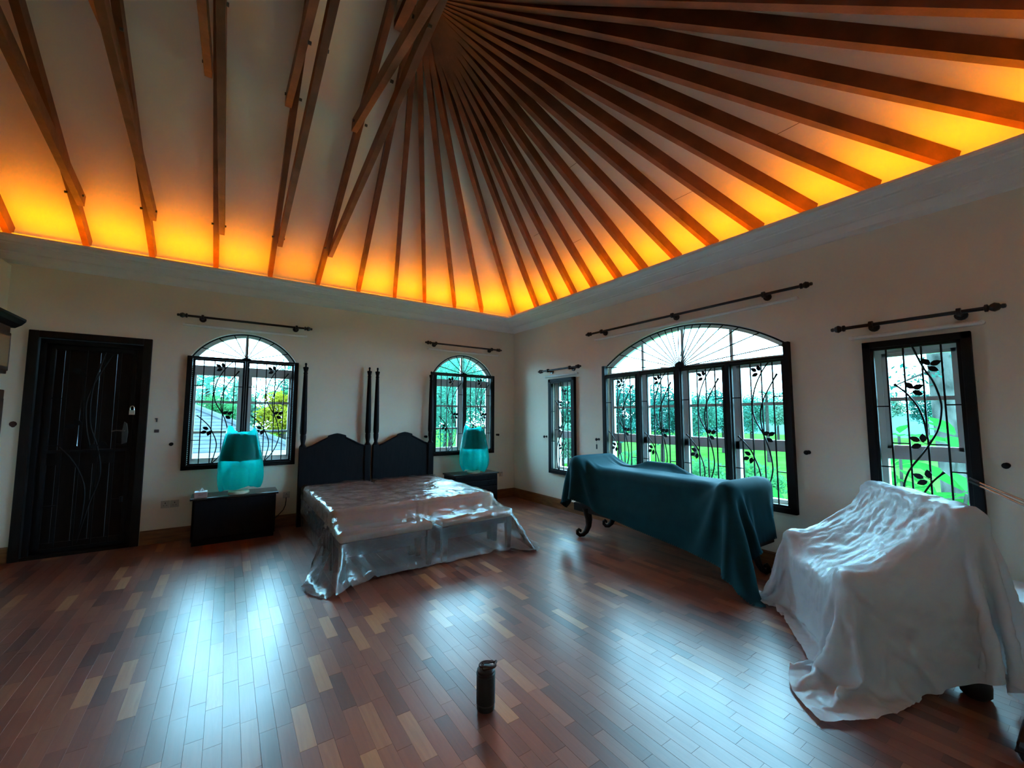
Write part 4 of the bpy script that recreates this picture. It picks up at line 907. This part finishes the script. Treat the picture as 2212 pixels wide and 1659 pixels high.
MB().tube([(-.15, -.16, .05), (.15, -.16, .05), (.15, .16, .05), (-.15, .16, .05), (-.15, -.16, .05)], .006, 6).build('piping', 'black_plastic', g)

# ------------------------------------------------------------------ outdoors
GZ = -2.6
tag(MB().box(-60, 160, 0.6, 160, GZ-.3, GZ).box(0.6, 160, -60, 0.6, GZ-.3, GZ).box(-60, 0.6, -60, YB-.6, GZ-.3, GZ).build('ground', 'field_grass'), kind='structure')
def hill(x0, y0, x1, y1, h, seed):
    rng = random.Random(seed); V_, F_ = [], []; n = 50; d = Vector((x1-x0, y1-y0, 0)); nrm_ = Vector((-d.y, d.x, 0)).normalized()
    for i in range(n+1):
        t_ = i/n; p = Vector((x0, y0, GZ))+d*t_; hh = h*(.55+.45*mnoise.noise(Vector((t_*5+seed, 0, 0))))+h*.12*mnoise.noise(Vector((t_*22, seed, 0)))
        V_ += [tuple(p-nrm_*18), tuple(p+Vector((0, 0, hh))), tuple(p+nrm_*18)]
    for i in range(n):
        for j in range(2): F_.append((i*3+j, (i+1)*3+j, (i+1)*3+j+1, i*3+j+1))
    return tag(MB().add(V_, F_).build('hill', 'hill_green', smooth=True), kind='structure')
hill(130, -60, 120, 90, 13, 2)
def leaf_cloud(rng, n, centers, spread, size, flat=0.0):
    c = centers[rng.integers(0, len(centers), n)]; p = c+np.clip(rng.normal(0, 1, (n, 3)), -1.7, 1.7)*spread
    nrm_ = rng.normal(0, 1, (n, 3)); nrm_[:, 2] += flat; nrm_ /= np.linalg.norm(nrm_, axis=1, keepdims=True)
    t1 = np.cross(nrm_, rng.normal(0, 1, (n, 3))); t1 /= np.linalg.norm(t1, axis=1, keepdims=True); t2 = np.cross(nrm_, t1)
    s = size*rng.uniform(.6, 1.3, (n, 1)); V_ = np.stack([p-t1*s, p-t2*s*.45+nrm_*s*.12, p+t1*s, p+t2*s*.45+nrm_*s*.12], 1).reshape(-1, 3)
    F_ = np.arange(4*n).reshape(n, 4); return V_, F_
def mesh_np(name, V_, F_, mat):
    me = bpy.data.meshes.new(name); me.vertices.add(len(V_)); me.vertices.foreach_set('co', V_.astype(np.float32).ravel())
    k = F_.shape[1]; me.loops.add(F_.size); me.loops.foreach_set('vertex_index', F_.astype(np.int32).ravel())
    me.polygons.add(len(F_)); me.polygons.foreach_set('loop_start', np.arange(0, F_.size, k, dtype=np.int32)); me.update(calc_edges=True); me.validate(); me.materials.append(MATS[mat]); return me
CROWN = {}
def crown_mesh(kind, mat, seed, n, size, rx, rz_):
    rng = np.random.default_rng(seed); k = 46; d = rng.normal(0, 1, (k, 3)); d /= np.linalg.norm(d, axis=1, keepdims=True)
    c = d*rng.uniform(.45, 1, (k, 1))*np.array([rx, rx, rz_]); V_, F_ = leaf_cloud(rng, n, c, rx*.17, size, .6); return mesh_np('foliage', V_, F_, mat)
def tree(x, y, h, mesh, rz_, label, trunk_r=.16, group=None, mat='bark_dark', scale=1.0, zb=GZ):
    g = empty('tree', (x, y, zb), label, 'tree', group); cz = h-rz_*scale
    o = bpy.data.objects.new('foliage', mesh); COL.objects.link(o); o.parent = g; o.location = (0, 0, cz); o.scale = (scale,)*3; o.rotation_euler.z = random.uniform(0, 6.28); tag(o, kind='stuff')
    MB().tube([(0, 0, 0), (.1, .05, cz*.4), (0, 0, cz+rz_*scale*.5)], [trunk_r*1.3, trunk_r, trunk_r*.4], 8).build('trunk', mat, g, smooth=True)
    for a in (0.5, 2.6, 4.4): MB().tube([(0, 0, cz*.7), (math.cos(a)*rz_*scale*.5, math.sin(a)*rz_*scale*.5, cz+rz_*scale*.2)], [trunk_r*.6, trunk_r*.2], 6).build('branch', mat, g)
    return g
cf1 = crown_mesh('f', 'leaf_teal', 11, 15000, .075, 2.6, 2.4); cf5 = crown_mesh('g', 'leaf_pale', 15, 12000, .080, 2.4, 2.0); ct1 = crown_mesh('a', 'leaf_teal', 1, 6500, .15, 2.6, 2.4); ct2 = crown_mesh('b', 'leaf_deep', 2, 5200, .18, 2.8, 2.6); ct3 = crown_mesh('c', 'leaf_mid', 3, 4200, .15, 1.8, 1.7); ct4 = crown_mesh('d', 'leaf_yellow', 4, 2600, .11, 1.1, 1.0); ct5 = crown_mesh('e', 'leaf_pale', 5, 4200, .17, 2.4, 2.0)
def palm(x, y, h, label, seed, fr=2.2, mat='leaf_teal', zb=GZ):
    rng = random.Random(seed); g = empty('palm_tree', (x, y, zb), label, 'palm tree'); MB().tube([(0, 0, 0), (.15, .1, h*.5), (0, 0, h)], [.2, .15, .12], 8).build('trunk', 'bark_dark', g, smooth=True)
    for k in range(15):
        a = 2*PI*k/15+rng.uniform(-.2, .2); el = rng.uniform(.1, 1.1); mb = MB(); L_ = fr*rng.uniform(.8, 1.1); pts = []
        for i in range(8):
            t_ = i/7; r_ = L_*t_*math.cos(el*(1-t_*.5)); z_ = L_*(math.sin(el)*t_-.75*t_*t_); pts.append(Vector((math.cos(a)*r_, math.sin(a)*r_, h+z_)))
        mb.tube(pts, [.03*(1-.8*i/7) for i in range(8)], 4); sd = Vector((-math.sin(a), math.cos(a), 0))
        for i in range(1, 8):
            for f in (0, .5):
                p = pts[i-1].lerp(pts[i], f) if f else pts[i]; tg = (pts[i]-pts[i-1]).normalized(); l = .55*(1-.55*abs(i/7-.4))
                for s in (-1, 1):
                    e = p+sd*s*l*.8+tg*l*.4-Vector((0, 0, .18*l)); w_ = tg*.05; mb.add([p-w_, p+w_, e], [(0, 1, 2)])
        mb.build('frond', mat, g, fix=False)
    return g
# beyond the back wall
for (x, y, h, m_, r_, sc_, lb) in ((0.9, 26.0, 9.0, cf1, 2.4, 1.15, 'tall teal tree rising behind the neighbouring tiled roof'), (-4.9, 34.0, 7.2, ct5, 2.0, 1.2, 'pale leafy tree far beyond the neighbouring tiled roof'), (-12.0, 28.0, 7.0, ct1, 2.4, 1.0, 'round teal tree far beyond the ridge of the tiled roof'),
        (4.6, 11.2, 7.4, cf1, 2.4, 1.0, 'dense teal tree seen through arched window near the corner'), (7.9, 19.0, 8.6, cf5, 2.0, 1.2, 'broad pale teal tree beside the gravel path'), (11.8, 28.0, 9.4, ct2, 2.6, 1.2, 'deep green tree behind the pale tree by the path'), (2.0, 17.8, 6.0, ct2, 2.6, .62, 'deep green tree between the yellow bush and the path')):
    tree(x, y, h, m_, r_, lb, scale=sc_)
tree(-2.4, 16.1, 5.2, ct4, 1.0, 'yellow flowering bush beside the tiled roof', .06, scale=.95); tree(-4.95, 16.2, 4.9, ct3, 1.7, 'low green bush beside the yellow flowering bush behind the roof', .08, scale=.5); tree(-1.3, 10.6, 3.7, ct4, 1.0, 'smaller yellow bush right of the tiled roof corner', .06, scale=.75)
palm(-6.2, 20.4, 5.6, 'palm with drooping teal fronds beyond the tiled roof ridge', 1); palm(-5.7, 26.2, 6.3, 'taller palm behind the first palm beyond the roof', 2); palm(-1.9, 20.2, 5.2, 'palm standing behind the yellow bush', 5, 1.5, 'leaf_mid')
tag(MB().box(-1.5, 14, 5.2, 8.0, GZ, GZ+.04).build('path', 'path_gravel'), kind='structure')
# neighbouring tiled roof (hip end), courses as separate parts
hs = empty('neighbour_house', (-7.0, 9.5, GZ), 'neighbouring house with grey tiled hip roof and white wall', 'house'); oh = hs.location.copy()
hh = lambda x, y, z: (x-oh.x, y-oh.y, z-oh.z)
EX_, EY_, EZ_, PT = -2.95, 6.0, .60, .47
rows = 22; run = 4.2
for i in range(rows):
    t0, t1 = run*i/rows, run*(i+1)/rows+.06
    A_ = [(-13+t0*0, EY_+t0, EZ_+PT*t0), (EX_-t0, EY_+t0, EZ_+PT*t0), (EX_-t1, EY_+t1, EZ_+PT*t1-.01), (-13, EY_+t1, EZ_+PT*t1-.01)]
    MB().add([hh(*p) for p in A_]+[hh(p[0], p[1], p[2]+(.045 if k < 2 else .03)) for k, p in enumerate(A_)], [(3, 2, 1, 0), (4, 5, 6, 7), (0, 1, 5, 4), (1, 2, 6, 5), (2, 3, 7, 6), (3, 0, 4, 7)]).build('tile_course', 'roof_tile', hs)
    B_ = [(EX_-t0, EY_+t0, EZ_+PT*t0), (EX_-t0, EY_+2*run-t0, EZ_+PT*t0), (EX_-t1, EY_+2*run-t1, EZ_+PT*t1-.01), (EX_-t1, EY_+t1, EZ_+PT*t1-.01)]
    MB().add([hh(*p) for p in B_]+[hh(p[0], p[1], p[2]+(.045 if k < 2 else .03)) for k, p in enumerate(B_)], [(3, 2, 1, 0), (4, 5, 6, 7), (0, 1, 5, 4), (1, 2, 6, 5), (2, 3, 7, 6), (3, 0, 4, 7)]).build('tile_course', 'roof_tile', hs)
MB().tube([hh(EX_, EY_, EZ_+.05), hh(EX_-run, EY_+run, EZ_+PT*run+.05)], .09, 8).build('hip_cap', 'roof_tile', hs); MB().tube([hh(EX_-run, EY_+run, EZ_+PT*run+.05), hh(-13, EY_+run, EZ_+PT*run+.05)], .09, 8).build('ridge_cap', 'roof_tile', hs)
MB().box(-13-oh.x, EX_-.5-oh.x, EY_+.5-oh.y, EY_+2*run-.5-oh.y, 0, EZ_+.2-oh.z).build('wall', 'render_white', hs)
MB().box(-13-oh.x, EX_-oh.x, EY_-oh.y-.02, EY_+.02-oh.y, EZ_-.14-oh.z, EZ_-oh.z+.02).build('fascia', 'render_white', hs)
# beyond the right wall
for (x, y, h, m_, r_, sc_, lb) in ((21.5, 16, 6.8, ct2, 2.6, 0.92, 'dark dense tree at near end of the field tree line'), (28.8, 17.2, 6.8, ct2, 2.6, 0.92, 'dark dense tree second along the field tree line'), (35.8, 18.2, 6.9, ct1, 2.4, 0.95, 'teal tree third along the field tree line'), (42.8, 19, 7.1, ct2, 2.6, 0.92, 'dark tree fourth along the field tree line'),
        (49.8, 19.2, 7.1, ct1, 2.4, 0.95, 'teal tree fifth along the field tree line'), (56.8, 19, 7.2, ct5, 2.0, 1.05, 'pale tree sixth along the field tree line'), (63.8, 18, 7.4, ct1, 2.4, 0.95, 'teal tree seventh along the field tree line'), (70.8, 16.5, 7.6, ct2, 2.6, 0.92, 'dark tree eighth along the field tree line'), (77.8, 13, 8, ct5, 2.0, 1.05, 'pale tree at far bend of the field tree line'),
        (82, 5.6, 8, ct1, 2.4, 1, 'teal tree past the bend of the tree line'), (90.5, 10.5, 8.4, ct2, 2.6, 0.95, 'dark tree far across the bright field'), (91, 18.2, 8.4, ct5, 2.0, 1.05, 'pale tree far across the bright field'), (92, 2.6, 8.4, ct1, 2.4, 1, 'teal tree farthest across the bright field'),
        (15, 14.8, 7.4, ct1, 2.4, 1, 'tall teal tree seen through narrow window by the corner'), (9.9, 9.9, 3.9, ct5, 2.0, 0.5, 'small pale tree seen low through narrow corner window')):
    tree(x, y, h, m_, r_, lb, scale=sc_)
palm(36.5, 11.4, 6.2, 'palm in front of the field tree line', 11, 2.4); palm(44, 12.4, 6.4, 'second palm in front of the field tree line', 12, 2.0); palm(52, 12.8, 6.4, 'third palm in front of the field tree line', 13, 2.0)
fs_ = empty('garden_shed', (21.3, 22.6, GZ), 'pale garden shed seen through the narrow corner window', 'shed'); MB().box(-2.5, 2.5, -1.5, 1.5, 0, 4.35).build('wall', 'render_white', fs_); MB().box(-2.8, 2.8, -1.8, 1.8, 4.35, 4.6).build('roof', 'roof_tile', fs_)
for (x, y, h, sc_, lb, m_, r_) in ((4.2, .9, 3.0, .62, 'leafy green shrub outside the near end of the wide window', ct3, 1.7), (7.1, .2, 2.7, .55, 'green shrub second outside the wide window', ct3, 1.7), (9.7, .2, 2.5, .5, 'low green shrub third outside the wide window', ct3, 1.7)):
    tree(x, y, h, m_, r_, lb, .05, scale=sc_)
# pale trunk and big-leaved plant outside the last window
g = empty('tree', (4.6, -5.18, GZ), 'tree with pale mottled trunk outside the window above the sheet', 'tree')
MB().tube([(0, 0, 0), (.02, .0, 2.5), (-.02, .05, 4.5), (0, .1, 6.6), (.1, .2, 8.0)], [.24, .20, .19, .17, .14], 16).build('trunk', 'bark_pale', g, smooth=True)
bp_ = [[(0, .05, 5.5), (-.3, .5, 5.35), (-.5, .95, 5.0)], [(0, .05, 5.9), (-.2, .6, 5.7), (-.35, 1.2, 5.25)], [(0, .05, 4.9), (-.2, .35, 4.75), (-.3, .7, 4.55)], [(0, .05, 6.2), (-.3, .8, 6.1), (-.4, 1.4, 5.7)]]
cen = []
for p in bp_: MB().tube(p, [.03, .018, .006], 6).build('branch', 'bark_dark', g, smooth=True); cen += [p[1], p[2], tuple((Vector(p[1])+Vector(p[2]))/2), tuple((Vector(p[0])+Vector(p[1]))/2)]
V_, F_ = leaf_cloud(np.random.default_rng(8), 520, np.array(cen, float), .16, .045, .3); o = bpy.data.objects.new('foliage', mesh_np('foliage', V_, F_, 'leaf_deep')); COL.objects.link(o); o.parent = g; tag(o, kind='stuff')
BL = [(0, 0, 0), (.10, .25, .03), (.14, .5, .02), (.11, .75, -.03), (0, 1, -.10), (-.11, .75, -.03), (-.14, .5, .02), (-.10, .25, .03), (0, .3, -.02), (0, .55, -.03), (0, .8, -.06)]
BF = [(0, 1, 8), (1, 2, 9, 8), (2, 3, 10, 9), (3, 4, 10), (0, 8, 7), (8, 9, 6, 7), (9, 10, 5, 6), (10, 4, 5)]
def bigplant(x, y, label, stems, seed, mat='leaf_bright', size=.42):
    rng = random.Random(seed); g = empty('broad_leaf_plant', (x, y, GZ), label, 'plant')
    for sx, sy, sz in stems:
        tip = Vector((sx-x, sy-y, sz-GZ)); MB().tube([(0, 0, 0), tip*.6+Vector((.05, .03, 0)), tip], [.03, .022, .014], 6).build('stem', 'bark_pale', g, smooth=True)
        n = 7
        for k in range(n):
            a = 2*PI*k/n+rng.uniform(-.3, .3); el = rng.uniform(-.15, .75); s = size*rng.uniform(.75, 1.15)
            M_ = Matrix.Translation(tip) @ Matrix.Rotation(a, 4, 'Z') @ Matrix.Rotation(el, 4, 'X') @ Matrix.Rotation(rng.uniform(-.5, .5), 4, 'Y') @ Matrix.Scale(s, 4)
            MB().add([M_ @ Vector((v[0]*1.35, v[1]+.12, v[2])) for v in BL], BF).build('leaf', mat, g, smooth=True, fix=False)
bigplant(2.1, -5.1, 'broad-leaved green plant outside the window above the sheet', [(1.9, -5.12, 1.30), (2.3, -5.55, 1.28), (1.9, -5.05, .62), (2.0, -5.42, .60), (2.6, -4.85, .85), (1.7, -5.65, .72)], 21)
bigplant(3.2, -3.5, 'bright broad-leaved plant below the far end of the wide window', [(3.0, -3.42, .05), (3.4, -3.2, -.15), (2.9, -3.75, .0)], 22, 'leaf_bright', .5)
